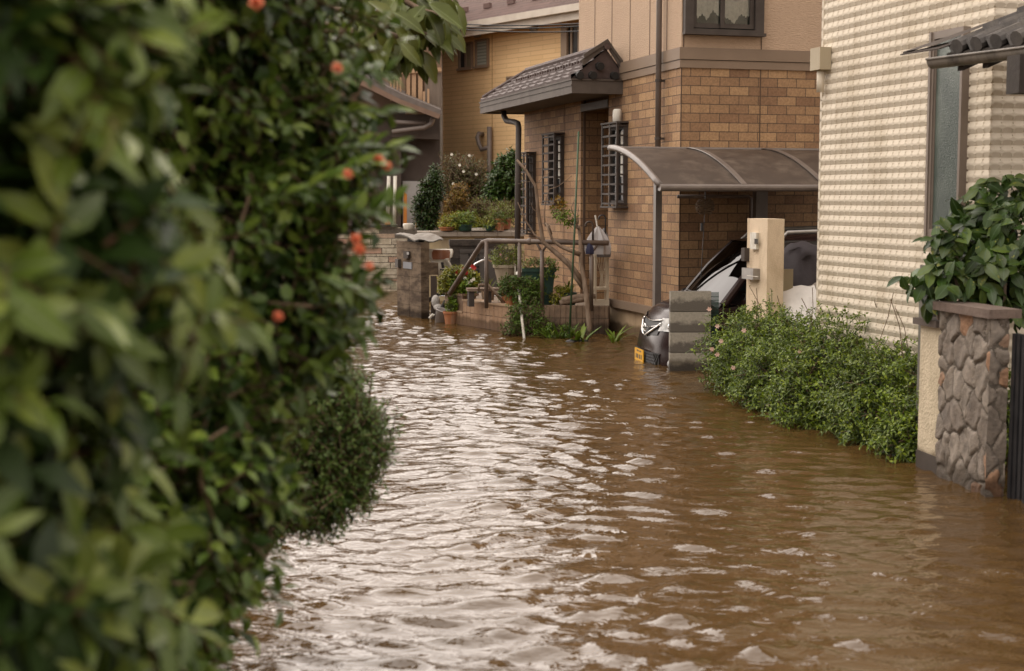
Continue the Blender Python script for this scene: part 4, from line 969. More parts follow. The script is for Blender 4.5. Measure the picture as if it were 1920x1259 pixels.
p_ = P(1739, 590, 9.05); tag(MB().fbox(Fr(p_.xy, R(15)), -0.045, 0.06, -0.03, 0.03, -0.4, 1.25).build("square_post", M("post_grey", (0.12, 0.115, 0.095), (0.16, 0.15, 0.125), 4, 0.7), loc=(p_.x, p_.y, -0.4), bevel=0.006), "grey green square post behind the stucco pier under the broad leaves", "post")
# slatted gate
gt = thing("slatted_gate", "black gate of thin vertical slats at the right edge", "gate", WFm.w(0.12, -0.6, -0.45))
zG = P(1890, 628, 7.8).z
for i in range(24):
    v = -0.03 - i * 0.052; mb = MB(); mb.fbox(WFm, 0.10, 0.135, v - 0.03, v, -0.4, zG); mb.build("slat", m_black, gt, bevel=0.004)
for z in (0.1, zG - 0.14): mb = MB(); mb.fbox(WFm, 0.136, 0.16, -1.28, -0.02, z, z + 0.05); mb.build("cross_rail", m_black, gt)

# ------------------------------------------------------------------ small tiled gate roof
E1, E2 = P(1757, 111, 8.75), P(1925, 92, 8.12); ez = (E1.z + E2.z) / 2; d = E1 - E2
RF = Fr(E2.xy, math.atan2(-d.x, d.y)); eL = Vector((d.x, d.y)).length
gr = thing("gate_roof", "small dark pantile roof with grey gutter beside the siding house", "gate roof", RF.w(0.7, -0.3, ez))
m_pan = M("pantile_dark", (0.055, 0.05, 0.047), (0.095, 0.085, 0.078), 9, 0.6, 0.3, 60, dirt=(0.12, 0.105, 0.09), dscale=6)
rings = []; v0r, v1r = -1.2, eL - 0.06
NV = 90; pitch = 0.155
for (u, dz) in ((0.03, 0.035), (0.035, 0.06), (0.3, 0.155), (0.303, 0.175), (0.58, 0.27), (0.583, 0.29), (0.85, 0.38)):
    rings.append([RF.w(u, v0r + (v1r - v0r) * i / NV, ez + dz + 0.034 * math.sin((v0r + (v1r - v0r) * i / NV) / pitch * 2 * math.pi) * (1.0 + 0.5 * (math.sin((v0r + (v1r - v0r) * i / NV) / pitch * 2 * math.pi) > 0))) for i in range(NV + 1)])
mb = MB(); mb.loft(rings); mb.build("pantiles", m_pan, gr, smooth=False)
mb = MB()
for i in range(int((v1r - v0r) / pitch) + 1):
    v = v0r + pitch * 0.25 + i * pitch
    if v < v1r: mb.tube([RF.w(0.0, v, ez + 0.062), RF.w(0.06, v, ez + 0.085)], 0.046, 10)
mb.build("eave_tile", m_pan, gr)
mb = MB(); mb.tube([RF.w(0.84, v0r, ez + 0.42), RF.w(0.84, v1r, ez + 0.42)], 0.07, 10); mb.build("ridge", m_pan, gr, smooth=True)
gut = MB(); rr = []
for v in (v0r, eL + 0.0):
    rr.append([RF.w(-0.035 + 0.05 * math.cos(math.pi + math.pi * k / 8), v, ez - 0.005 + 0.055 * math.sin(math.pi + math.pi * k / 8)) for k in range(9)])
gut.loft(rr); gut.tube([RF.w(-0.087, v0r, ez - 0.003), RF.w(-0.087, eL, ez - 0.003)], 0.008, 6); gut.quad(list(rr[1]))
gut.build("gutter", M("gutter_grey", (0.22, 0.195, 0.165), (0.15, 0.13, 0.11), 6, 0.5, dirt=(0.06, 0.052, 0.045), dscale=5), gr, smooth=True)
mb = MB()
mb.extr([RF.w(-0.10, eL + 0.16, ez + 0.045), RF.w(0.9, eL - 0.08, ez + 0.40), RF.w(0.9, eL - 0.10, ez + 0.42), RF.w(0.0, eL + 0.0, ez + 0.09), RF.w(-0.10, eL + 0.16, ez + 0.058)], RF.v * 0.03)
mb.extr([RF.w(-0.05, eL - 0.07, ez + 0.05), RF.w(-0.12, eL + 0.19, ez + 0.035), RF.w(0.16, eL + 0.02, ez + 0.115), RF.w(0.16, eL - 0.08, ez + 0.115)], (0, 0, 0.008)); mb.build("verge_flashing", m_bronze, gr)
m_dkwood = M("dark_wood", (0.03, 0.024, 0.02), (0.05, 0.04, 0.033), 8, 0.75, 0.4, 40)
mb = MB(); mb.extr([RF.w(0.02, v0r, ez - 0.02), RF.w(0.85, v0r, ez + 0.3), RF.w(0.85, v0r, ez + 0.33), RF.w(0.02, v0r, ez + 0.03)], RF.v * (v1r - v0r)); mb.build("roof_board", m_dkwood, gr)
for i in range(7):
    v = eL - 0.22 - i * 0.2; mb = MB(); mb.extr([RF.w(0.0, v, ez - 0.085), RF.w(0.8, v, ez + 0.22), RF.w(0.8, v, ez + 0.29), RF.w(0.0, v, ez - 0.025)], RF.v * 0.045); mb.build("rafter", m_dkwood, gr)
mb = MB(); mb.fbox(RF, 0.12, 0.24, v0r, eL - 0.45, ez - 0.16, ez - 0.045); mb.build("beam", m_dkwood, gr)
pb = P(1908, 140, 8.0); BFr = Fr(pb.xy, R(15)); mb = MB(); mb.fbox(BFr, -0.03, 0.08, -0.06, 0.06, P(1908, 176, 8.0).z, ez - 0.05); mb.build("hanging_bracket", m_dkwood, gr, bevel=0.006)
for v in (-0.9,): mb = MB(); mb.fbox(RF, 0.45, 0.57, v, v + 0.12, -0.45, ez + 0.1); mb.build("post", m_dkwood, gr)

# ------------------------------------------------------------------ yellow house far behind
YC = P(828, 300, 36.0); YF = Fr(YC.xy, R(37.5)); yw = YF.w       # wall u=0, v<0 comes nearer to the right
ey = YF.hu(832, 57, -0.0)[1]
yh = thing("yellow_house", "ochre yellow house with small windows behind the garden shrubs", "house", yw(3, -3, 0))
m_yel, n, l, b = newmat("yellow_siding"); t = n.new("ShaderNodeTexBrick"); l.new(uvvec(n, l), t.inputs["Vector"])
t.inputs["Scale"].default_value = 1; t.inputs["Brick Width"].default_value = 0.9; t.inputs["Row Height"].default_value = 0.105; t.inputs["Mortar Size"].default_value = 0.006; t.inputs["Mortar Smooth"].default_value = 0.3
t.inputs["Color1"].default_value = (.78, .53, .28, 1); t.inputs["Color2"].default_value = (.73, .49, .25, 1); t.inputs["Mortar"].default_value = (.52, .33, .16, 1)
l.new(t.outputs["Color"], b.inputs["Base Color"]); b.inputs["Roughness"].default_value = 0.8
inv = n.new("ShaderNodeMath"); inv.operation = 'SUBTRACT'; inv.inputs[0].default_value = 1; l.new(t.outputs["Fac"], inv.inputs[1]); bump(n, l, inv.outputs[0], 0.5, 0.01, b)
mb = MB(); mb.fbox(YF, 0, 7, -8.5, 0, -0.45, ey); mb.build("siding_wall", m_yel, yh)
m_yroof = M("roof_redbrown", (0.12, 0.072, 0.062), (0.17, 0.105, 0.09), 5, 0.6, 0.2, 30)
yr = brick_mat("roof_slate", (0.125, 0.073, 0.06), (0.10, 0.06, 0.05), (0.045, 0.028, 0.024), 0.9, 0.21, 0.014, rough=0.9)
mb = MB(); ov = 0.5
pts = [yw(-ov, 3.2, ey - 0.02), yw(-ov, -8.9, ey - 0.02), yw(3.5, -8.9, ey + 2.0), yw(3.5, 3.2, ey + 2.0)]
mb.quad(pts, [(0, 0), (9.3, 0), (9.3, 4.4), (0, 4.4)]); mb.quad([pts[3], pts[2], yw(7.5, -8.9, ey - 0.02), yw(7.5, 3.2, ey - 0.02)])
mb.quad([yw(0, 0, ey - 0.03), yw(7, 0, ey - 0.03), yw(3.5, 0, ey + 1.85)]); yro = mb.build("roof", yr, yh)
for k in range(9): mb = MB(); mb.fbox(YF, 0.35, 0.42, -0.6 - k * 0.95, -0.35 - k * 0.95, ey + 0.43, ey + 0.55); mb.build("snow_guard", m_yroof, yro)
mb = MB(); mb.fbox(YF, -ov - 0.1, -ov + 0.02, -8.9, 0.5, ey - 0.16, ey - 0.01); mb.fbox(YF, -ov + 0.02, -ov + 0.05, -8.9, 0.5, ey - 0.33, ey - 0.10); mb.fbox(YF, -ov + 0.05, 0.0, -8.9, 0.45, ey - 0.20, ey - 0.17)
mb.build("gutter", M("gutter_white", (0.62, 0.56, 0.48), (0.52, 0.46, 0.39), 4, 0.5), yh)
mb = MB(); mb.tube([yw(-0.06, -0.06, 0), yw(-0.06, -0.06, ey - 0.2)], 0.055, 10); mb.build("corner_pipe", M("pipe_white", (0.62, 0.57, 0.5), (0.55, 0.5, 0.43), 4, 0.5), yh, smooth=True)
def ywin(pxa, pxb, pya, pyb, split=None, mat=m_pane):
    pm = (pya + pyb) / 2; va = YF.hu(pxa, pm)[0]; vb = YF.hu(pxb, pm)[0]; z1 = YF.hu((pxa + pxb) / 2, pya)[1]; z0 = YF.hu((pxa + pxb) / 2, pyb)[1]
    a, c = min(va, vb), max(va, vb); f = 0.045; mb = MB()
    mb.fbox(YF, -0.07, 0.02, a, a + f, z0, z1); mb.fbox(YF, -0.07, 0.02, c - f, c, z0, z1); mb.fbox(YF, -0.07, 0.02, a + f, c - f, z0, z0 + f); mb.fbox(YF, -0.07, 0.02, a + f, c - f, z1 - f, z1)
    mb.fbox(YF, -0.10, -0.07, a - 0.03, c + 0.03, z0 - 0.03, z0 + 0.02)
    if split: s = a + (c - a) * split; mb.fbox(YF, -0.05, 0.02, s - 0.03, s + 0.03, z0 + f, z1 - f)
    o = mb.build("window", m_band, yh)
    mb = MB(); mb.fbox(YF, -0.02, 0.005, a + f, c - f, z0 + f, z1 - f); mb.build("pane", mat, o)
    return o, a, c, z0, z1
m_louv, n, l, b = newmat("louvre_glass"); wv = n.new("ShaderNodeTexWave"); wv.bands_direction = 'Z'; wv.inputs["Scale"].default_value = 4.2; l.new(n.new("ShaderNodeTexCoord").outputs["Object"], wv.inputs["Vector"])
l.new(ramp(n, l, wv.outputs["Color"], [(0.0, (.17, .18, .15)), (0.5, (.32, .33, .28))]), b.inputs["Base Color"]); b.inputs["Roughness"].default_value = 0.2
o, a, c, z0, z1 = ywin(863, 888, 81, 130, 0.5); mb = MB(); mb.fbox(YF, -0.025, -0.0205, a + 0.05, a + (c - a) * .5 - .04, z0 + 0.05, z1 - 0.05); mb.build("curtain", M("curtain_olive", (.2, .17, .11), (.16, .13, .08), 3, .8), o)
ywin(894, 918, 74, 126, None, m_louv)
ywin(953, 981, 143, 163, 0.6)
o, a, c, z0, z1 = ywin(1058, 1090, 46, 110, 0.5); mb = MB(); mb.fbox(YF, -0.12, -0.06, c - 0.22, c - 0.02, z0, z1 - .02); mb.build("shutter_box", m_band, o)
for (px, py) in ((897, 66), (1003, 54)):
    v, z = YF.hu(px, py); mb = MB(); mb.lathe(yw(-0.02, v, z), [(0.0, 0.10), (0.10, 0.09), (0.115, 0.0), (0.10, -0.06), (0.02, -0.06)], 14)
    mb.build("vent_cap", m_steel, yh, smooth=True)
v, z = YF.hu(919, 300, -0.1); mb = MB(); zt2 = YF.hu(919, 238, -0.1)[1]; mb.tube([yw(-0.12, v, 0), yw(-0.12, v, zt2)], 0.06, 10); mb.build("flue_pipe", m_pipe, yh, smooth=True)
def yp(px, py, out): v, z = YF.hu(px, py, -out); return yw(-out, v, z)
mb = MB(); mb.tube([yp(905, 252, .02), yp(898, 251, .18), yp(895, 258, .22), yp(898, 270, .22), yp(903, 281, .2), yp(912, 278, .16), yp(918, 277, .12)], 0.055, 10); mb.build("vent_duct", m_pipe, yh, smooth=True)
v, z = YF.hu(985, 20); mb = MB(); v = YF.hu(923, 200)[0]; mb.fbox(YF, -0.003, 0.02, v - 0.012, v + 0.012, 0.2, ey - 0.3); mb.build("panel_joint", M("joint_ochre", (.38, .21, .075), (.35, .19, .07), 5, .8), yh)

# ------------------------------------------------------------------ dark brown house with balcony, far left
bh = thing("balcony_house", "dark brown timber house with balcony boards and tiled lower roof far behind the flowering shrub", "house", P(740, 430, 31.5))
Bf = Fr(P(830, 430, 31.0).xy, R(20)); D0 = 31.0
def bq(px, py, dy=0.0): return P(px, py, D0 + dy)
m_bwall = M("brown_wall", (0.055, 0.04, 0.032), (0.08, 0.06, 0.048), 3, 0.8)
m_balc = M("balcony_board", (0.42, 0.27, 0.16), (0.34, 0.215, 0.125), 5, 0.7, stretch=(3, 3, .4))
m_grey = M("grey_panel", (0.30, 0.29, 0.28), (0.36, 0.35, 0.34), 3, 0.55)
def slab(a, b_, c_, d_, dy, th, mat, name, par=bh):
    pts = [P(*q, D0 + dy) for q in (a, b_, c_, d_)]; mb = MB(); mb.extr(pts, (-0.08 * th, th, 0)); return mb.build(name, mat, par)
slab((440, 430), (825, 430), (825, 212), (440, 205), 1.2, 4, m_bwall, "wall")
slab((440, 205), (828, 207), (828, -40), (440, -40), 2.2, 4, M("upper_brown", (0.15, 0.095, 0.06), (0.19, 0.12, 0.075), 3, .8), "upper_wall")
# lower roof: sloping verge
mb = MB(); e = [bq(640, 118), bq(752, 176), bq(828, 207), bq(828, 216), bq(752, 188), bq(640, 132)]
mb.extr(e, (-0.2, 2.6, 0.3)); mb.build("lower_roof", M("roof_greybrown", (0.10, 0.082, 0.072), (0.15, 0.125, 0.11), 6, .6), bh)
mb = MB(); e = [bq(640, 130, -.06), bq(752, 187, -.06), bq(826, 215, -.06), bq(822, 223, -.06), bq(752, 197, -.06), bq(640, 142, -.06)]; mb.extr(e, (0, .12, 0)); mb.build("bargeboard", M("bargeboard", (.16, .10, .07), (.2, .13, .09), 4, .7), bh)
mb = MB(); mb.tube([bq(735, 229, .3), bq(798, 232, .3)], .05, 8); mb.tube([bq(735, 248, .2), bq(795, 240, .2), bq(808, 233, .2), bq(812, 222, .2)], .055, 8); mb.build("gutter_pipe", m_pipe, bh, smooth=True)
slab((735, 258), (824, 262), (824, 250), (735, 246), 0.5, .6, m_bwall, "eave_board")
slab((728, 425), (752, 425), (752, 262), (728, 262), 0.9, .3, m_bwall, "post")
slab((755, 425), (786, 425), (788, 340), (755, 340), 1.0, .15, m_grey, "grey_panel")
slab((756, 425), (763, 425), (763, 365), (757, 360), 0.7, .15, M("orange_post", (.50, .19, .035), (.42, .16, .03), 6, .6), "orange_post")
slab((777, 432), (783, 432), (783, 400), (778, 398), 0.7, .15, M("ochre_post", (.36, .19, .05), (.3, .16, .04), 6, .6), "ochre_post")
for (pa, pb) in ((729, 726), (741, 739)):
    mb = MB(); mb.tube([bq(pb, 426, .4), bq(pa, 330, .4)], .04, 8); mb.build("white_pole", m_white, bh, smooth=True)
slab((732, 140), (828, 134), (828, 127), (732, 131), 1.0, .12, m_balc, "balcony_rail")
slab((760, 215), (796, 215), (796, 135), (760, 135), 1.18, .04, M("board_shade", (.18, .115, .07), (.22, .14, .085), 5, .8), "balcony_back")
for (a_, b_) in ((762, 769), (772, 780), (784, 792)):
    slab((a_, 200), (b_, 204), (b_, 135), (a_, 135), 1.05, .05, m_balc, "balcony_board")
slab((797, 206), (828, 206), (828, 137), (797, 137), 1.08, .05, M("board_grey", (.14, .11, .085), (.18, .14, .11), 4, .8, stretch=(4, 4, .3)), "balcony_panel")
for px in (733, 739, 745, 751):
    mb = MB(); mb.tube([bq(px, 190, .95), bq(px, 138, .95)], .022, 6); mb.build("baluster", m_balc, bh)
for (px, py0) in ((767, 168), (803, 167), (795, 172)):
    slab((px - 2, 198), (px + 2, 198), (px + 2, py0), (px - 2, py0), .9, .05, m_balc, "balcony_stay")

# ------------------------------------------------------------------ split-stone retaining wall at the end of the lane
sx0 = P(560, 540, 26.0); KF = Fr(G(745, 546).xy, R(3)); kw = KF.w
rw = thing("retaining_wall", "pale split-stone retaining wall in courses at the lane's end", "retaining wall", kw(-1, 0.1, -0.45))
m_split, n, l, b = newmat("split_stone"); gm = n.new("ShaderNodeNewGeometry")
c = ramp(n, l, gm.outputs["Random Per Island"], [(0, (.66, .59, .46)), (.5, (.58, .51, .40)), (.8, (.60, .52, .39)), (.86, (.56, .34, .25)), (1, (.50, .33, .24))])
l.new(mixc(n, l, ramp(n, l, noise(n, l, 12, 6), [(.35, 0.0), (.7, .6)]), c, (.25, .2, .14)), b.inputs["Base Color"]); b.inputs["Roughness"].default_value = .9
bump(n, l, noise(n, l, 16, 6, rough=.7), 1.0, .05, b)
zz = [Zof(y, 26.0) for y in (550, 541, 527, 522, 515, 503, 492, 481, 476, 465, 459, 447, 438, 426)]; mb = MB(); g = random.Random(8)
for i in range(len(zz) - 1):
    x = -8.4 + (i % 2) * 0.2
    while x < -0.001:
        ln = g.choice((.42, .42, .38)); x1 = min(x + ln, 0.9)
        mb.fbox(KF, x + .006, x1 - .006, -g.uniform(.0, .03) + 0.012 * i, .3, zz[i] + .006, zz[i + 1] - .006); x = x1
mb.build("stone_course", m_split, rw, bevel=.01)
mb = MB(); mb.fbox(KF, -8.4, .5, 0.12, .5, -.45, zz[-1] - .02); mb.build("core", m_mort, rw)
mb = MB(); mb.fbox(KF, -8.4, -.0, .08, .45, zz[-1], zz[-1] + .045); mb.build("coping", m_bronze, rw)
ob = P(757, 430, 25.0); mb = MB(); mb.lathe((ob.x + .1, ob.y, 1.13), [(.0, .11), (.10, .11), (.115, .09), (.10, .02), (.095, -.0), (0, 0)], 16); tag(mb.build("white_tub", m_white, loc=(ob.x, ob.y, 1.13), smooth=True), "small white tub on the wall behind the brown block pillar", "tub")
oc = P(727, 420, 25.9); mb = MB(); mb.lathe((oc.x, oc.y, zz[-1] + .045), [(.05, 0), (.055, .02), (.04, .09), (.02, .12), (0, .125)], 12); tag(mb.build("orange_finial", M("orange_pl", (.55, .17, .05), (.48, .15, .05), 6, .5), loc=(oc.x, oc.y, zz[-1] + .045), smooth=True), "small orange cap ornament on the pale split-stone wall", "ornament")
oc = P(688, 420, 25.9); mb = MB(); mb.ell((oc.x, oc.y, zz[-1] + .09), (.10, .10, .055)); tag(mb.build("dog_bowl", m_white, loc=(oc.x, oc.y, zz[-1] + .045), smooth=True), "white upturned bowl on top of the pale split-stone wall", "bowl")

# ------------------------------------------------------------------ yard wall with coping and raised garden behind
NF = Fr(P(782, 436, 23.3).xy, R(3)); nw_ = NF.w; zN = Zof(433, 23.3)
nL = NF.hv(1002, 433)[0]
yd = thing("yard_wall", "cream rendered yard wall with tile coping below the flower pots", "garden wall", nw_(nL / 2, .1, -.45))
mb = MB(); mb.fbox(NF, 0, nL, 0, .16, -.45, zN - .09); mb.build("rendered_wall", M("yard_render", (.50, .41, .25), (.42, .34, .21), 3, .9, .3, 60, dirt=(.30, .24, .16), dscale=2), yd)
m_cop = M("coping_tile", (.20, .165, .13), (.26, .22, .18), 5, .75, .3, 40)
k = 0; x = 0
while x < nL:
    mb = MB(); mb.extr([nw_(x, -.07, zN - .09), nw_(x, -.05, zN - .02), nw_(x, .08, zN), nw_(x, .21, zN - .02), nw_(x, .23, zN - .09)], NF.u * .215); mb.build("coping_tile", m_cop, yd, bevel=.006)
    mb2 = MB(); x += .22
gb = MB(); gb.fbox(NF, 0.02, nL + .5, .17, 9, -.45, zN - .12); tag(gb.build("garden_bed", m_soil), kind="structure")
# neighbour's dark gate pillar and metal gate
m_dblock = block_mat("dark_block", (.085, .07, .06), (.06, .05, .043), (.035, .03, .026))
gA = P(843, 456, 21.6); DF = Fr(gA.xy, R(6)); zD = Zof(450, 21.6); uW = DF.hv(902, 470)[0] - .02
dp = thing("dark_gate_pillar", "dark brown block pillar with a flat cap behind the white child seat", "gate pillar", DF.w(uW / 2, .1, -.45)); z = zD - .09
while z > -.3:
    mb = MB(); mb.fbox(DF, 0.01, .39, 0, .2, z - .194, z); mb.build("block", m_dblock, dp, bevel=.006); z -= .2
mb = MB(); mb.fbox(DF, 0, uW + .05, -.02, .22, zD - .088, zD); mb.build("cap", m_dblock, dp, bevel=.006)
g0, g1 = DF.hv(862, 490, .03)[0], DF.hv(962, 490, .03)[0]; zg1, zg0 = Zof(468, 21.6), Zof(560, 21.6)
mg = thing("metal_gate", "dark grey metal gate with a square lattice panel behind the bicycle", "gate", DF.w((g0 + g1) / 2, 0, -.45))
m_gate = M("gate_grey", (.075, .066, .06), (.095, .085, .078), 4, .5)
mb = MB(); mb.fbox(DF, g0, g1, -.05, -.03, -.3, zg1); mb.build("gate_leaf", m_gate, mg)
mb = MB(); ga, gb_ = DF.hv(878, 500, -.06)[0], DF.hv(898, 500, -.06)[0]
for r_ in range(9):
    for c_ in range(4): mb.fbox(DF, ga + c_ * .045, ga + c_ * .045 + .03, -.056, -.0495, Zof(476, 21.6) - r_ * .06 - .04, Zof(476, 21.6) - r_ * .06)
mb.build("lattice_hole", m_dark, mg)
mb = MB(); mb.fbox(DF, g0, g1, -.066, -.05, zg1 - .05, zg1 + .005); mb.fbox(DF, DF.hv(864, 460)[0], DF.hv(888, 460)[0], -.07, -.067, zg1 - .03, zg1 - .015); mb.build("top_bar", m_gate, mg)
mb = MB(); fa, fb = DF.hv(890, 455, .3)[0], DF.hv(950, 455, .3)[0]
for i in range(22): mb.fbox(DF, fa + (fb - fa) * i / 21, fa + (fb - fa) * i / 21 + .02, .3, .32, .2, Zof(448, 21.9))
mb.fbox(DF, fa, fb + .02, .325, .34, Zof(470, 21.9), Zof(447, 21.9)); tag(mb.build("slat_fence", m_bwall, loc=DF.w((fa + fb) / 2, .3, .2)), "dark narrow slat fence behind the metal gate under the handrail", "fence")
mb = MB(); fa, fb = DF.hv(946, 470, .2)[0], DF.hv(985, 470, .2)[0]
for i in range(7): mb.fbox(DF, fa + (fb - fa) * i / 6, fa + (fb - fa) * i / 6 + .035, .2, .22, .1, Zof(463, 21.8))
mb.fbox(DF, fa, fb + .03, .18, .199, Zof(472, 21.8), Zof(468, 21.8)); tag(mb.build("picket_fence", M("picket_cream", (.5, .42, .28), (.44, .36, .24), 5, .7), loc=DF.w((fa + fb) / 2, .2, .1)), "cream picket fence piece beside the downpipe", "fence")

# ------------------------------------------------------------------ brown block gate pillar standing in the flood
lc, ll = G(790, 599), G(745, 591); d = ll - lc; LF = Fr(lc.xy, math.atan2(.474, .88)); lL = .83
m_bblock = block_mat("brown_block", (.22, .165, .115), (.165, .122, .085), (.075, .053, .038), .42, .60)
zL = LF.hu(789, 455)[1]; lp = thing("block_gate_pillar", "tall brown stained block gate pillar with intercom standing in the flood", "gate pillar", LF.w(.07, lL / 2, -.45))
uT = LF.hv(805, 560)[0]
mb = MB(); mb.fbox(LF, -.003, uT + .003, -.003, lL + .003, zL - .09, zL); mb.build("cap_course", m_bblock, lp, bevel=.01)
z = zL - .093; r_ = 0
while z > -.35:
    for (a_, c_) in ((0, .40), (.405, lL)): 
        mb = MB(); mb.fbox(LF, 0, uT, a_, c_ - .004, z - .196, z); mb.build("block", m_bblock, lp, bevel=.009)
    z -= .2
def lface(pxa, pxb, pya, pyb, dep, name, mat, ex=0.0, par=None):
    va, z1 = LF.hu(pxa, pya, -ex); vb, z0 = LF.hu(pxb, pyb, -ex); mb = MB(); mb.fbox(LF, -dep - ex, -ex, min(va, vb), max(va, vb), min(z0, z1), max(z0, z1)); return mb.build(name, mat, par or lp, bevel=.003)
i_ = lface(761, 769.5, 471, 485, .04, "intercom", m_bronze); lface(763, 767, 473, 478, .004, "speaker", m_grey, .0405, i_)
lface(757, 773, 491, 505, .012, "nameplate", M("plate_blue", (.17, .18, .21), (.23, .24, .27), 3, .3, spec=.6))
lface(746.5, 752, 486, 502, .05, "side_box", m_gate)
mb = MB(); pa = LF.hv(805, 500); pb2 = LF.hv(822, 515); z1, z0 = LF.hv(812, 493)[1], LF.hv(812, 516)[1]; mb.fbox(LF, uT, pb2[0], 0.0, .2, z0, z1); mb.build("mail_box", m_bblock, lp, bevel=.01)
mb = MB(); rr = []
for i in range(9):
    s = i / 8; rr.append([LF.w(-.10 + .45 * j / 6, .68 - .68 * s, zL + .10 + .02 * math.sin(j * 1.4) - .075 * s + .03 * math.sin(s * 3.1)) for j in range(7)])
mb.loft(rr); mb.loft([[p - Vector((0, 0, .015)) for p in reversed(r)] for r in rr]); so = mb.build("bent_tin_sheet", M("tin_pale", (.23, .205, .175), (.16, .142, .12), 8, .7, dirt=(.13, .105, .08), dscale=7), smooth=True, loc=LF.w(.1, .35, zL)); tag(so, "bent pale tin sheet lying on the brown block pillar", "sheet")
mb = MB(); mb.fbox(LF, 0.02, .11, .12, .5, zL + .002, zL + .045); tag(mb.build("dark_batten", m_dark, loc=LF.w(.06, .3, zL)), "dark batten propping the tin sheet on the brown pillar", "batten")

# ------------------------------------------------------------------ bicycle with child seat behind the pillar
YB = 20.1; bcF = Fr(P(868, 560, YB).xy, R(4)); bw_ = bcF.w
bi = thing("bicycle", "city bicycle with white child seat and chrome handlebar parked by the gate", "bicycle", bw_(0, 0, -.2))
ur = bcF.loc(P(832, 560, YB))[0]; uf = bcF.loc(P(915, 560, YB))[0]; zw = .06
for (nm, u) in (("wheel", ur - .02), ("wheel", uf + .12)):
    mb = MB(); mb.tube([bw_(u + .27 * math.cos(i * .2618), 0, zw + .27 * math.sin(i * .2618)) for i in range(24)], .02, 8, closed=True); wo = mb.build(nm, m_blackrub, bi, smooth=True)
    mb = MB(); mb.tube([bw_(u + .245 * math.cos(i * .2618), 0, zw + .245 * math.sin(i * .2618)) for i in range(24)], .009, 6, closed=True)
    for i in range(14): mb.tube([bw_(u, 0, zw), bw_(u + .24 * math.cos(i * .4488), 0, zw + .24 * math.sin(i * .4488))], .0025, 4)
    mb.build("rim", m_chrome, wo)
zh = Zof(495, YB); mb = MB(); pu = (ur + uf) / 2 - .04
mb.tube([bw_(ur, 0, zw), bw_(pu, 0, zw - .05), bw_(uf - .02, 0, zw + .48)], .017, 8); mb.tube([bw_(pu, 0, zw - .05), bw_(pu - .10, 0, zw + .55)], .016, 8); mb.tube([bw_(ur, 0, zw), bw_(pu - .07, 0, zw + .40)], .011, 8); mb.tube([bw_(uf + .12, 0, zw), bw_(uf + .02, 0, zw + .42), bw_(uf - .03, 0, zh - .02)], .016, 8); mb.build("frame", m_bronze, bi, smooth=True)
mb = MB(); mb.tube([P(880, 507, YB - .05), P(891, 495, YB - .05), P(903, 489, YB), P(913, 487, YB), P(921, 491, YB + .1)], .014, 8); mb.tube([P(875, 499, YB - .2), P(882, 506, YB - .2), P(893, 510, YB - .15)], .012, 8); mb.build("handlebar", m_chrome, bi, smooth=True)
mb = MB(); mb.ell(P(912, 484, YB), (.035, .03, .035)); mb.build("bell", m_chrome, bi, smooth=True)
sx, sz = 826.5, 500
cs = MB()
def cpt(px, py, dy): return P(px, py, YB + dy)
rows_ = [(518, 824, 850, 0), (505, 822, 848, 0), (495, 818, 842, 0), (488, 808, 838, .0), (480, 805, 846, .02), (472, 804, 848, .05), (467, 806, 846, .07)]
cs.loft([[cpt(xa + (xb - xa) * i / 8, y, dy - .16 * math.cos((i / 4 - 1) * 1.5) * -1 * (1) if False else dy + .14 * math.cos((i / 4 - 1) * 1.5)) for i in range(9)] for (y, xa, xb, dy) in rows_])
co = cs.build("child_seat", M("seat_white", (.68, .63, .54), (.6, .55, .46), 6, .45), bi, smooth=True)
sd = co.modifiers.new("thick", 'SOLIDIFY'); sd.thickness = .025
mb = MB(); mb.loft([[cpt(xa + (xb - xa) * i / 8, y, dy + .14 * math.cos((i / 4 - 1) * 1.4) - .03) for i in range(9)] for (y, xa, xb, dy) in ((487, 812, 843, .0), (482, 810, 843, .02), (474, 810, 844, .05), (469, 812, 843, .06))]); mb.build("seat_pad", M("pad_brown", (.26, .105, .05), (.20, .08, .04), 8, .55), co, smooth=True)
mb = MB(); mb.ell(bw_(pu - .12, 0, zw + .58), (.12, .07, .035)); mb.build("saddle", m_blackrub, bi, smooth=True)
mb = MB(); mb.tube([P(829, 492, YB - .12), P(831, 503, YB - .12)], .02, 8); mb.tube([P(825, 506, YB - .1), P(846, 509, YB - .1)], .012, 8); mb.build("seat_strap", m_blackrub, co)
def pole(name, pts, r, mat, label, cat, group=None):
    mb = MB(); mb.tube(pts, r, 10); return tag(mb.build(name, mat, loc=pts[0], smooth=True), label, cat, group)
mb = MB(); mb.fbox(Fr(P(808, 540, 19.75).xy, R(10)), 0, .085, 0, .04, -.2, P(808, 518, 19.75).z); tag(mb.build("dark_board", m_bwall, loc=P(808, 575, 19.75)), "narrow dark board leaning at the brown gate pillar's side", "board")
b0 = P(809, 575, 19.5); mb = MB(); mb.ell((b0.x + .05, b0.y + .15, b0.z + .06), (.06, .05, .09)); mb.ell((b0.x + .08, b0.y + .13, b0.z - .02), (.06, .05, .05)); tag(mb.build("plastic_bag", M("bag_grey", (.5, .47, .44), (.38, .36, .34), 14, .5, .8, 25), loc=b0, smooth=True), "crumpled white plastic bag beside the brown block pillar", "bag")
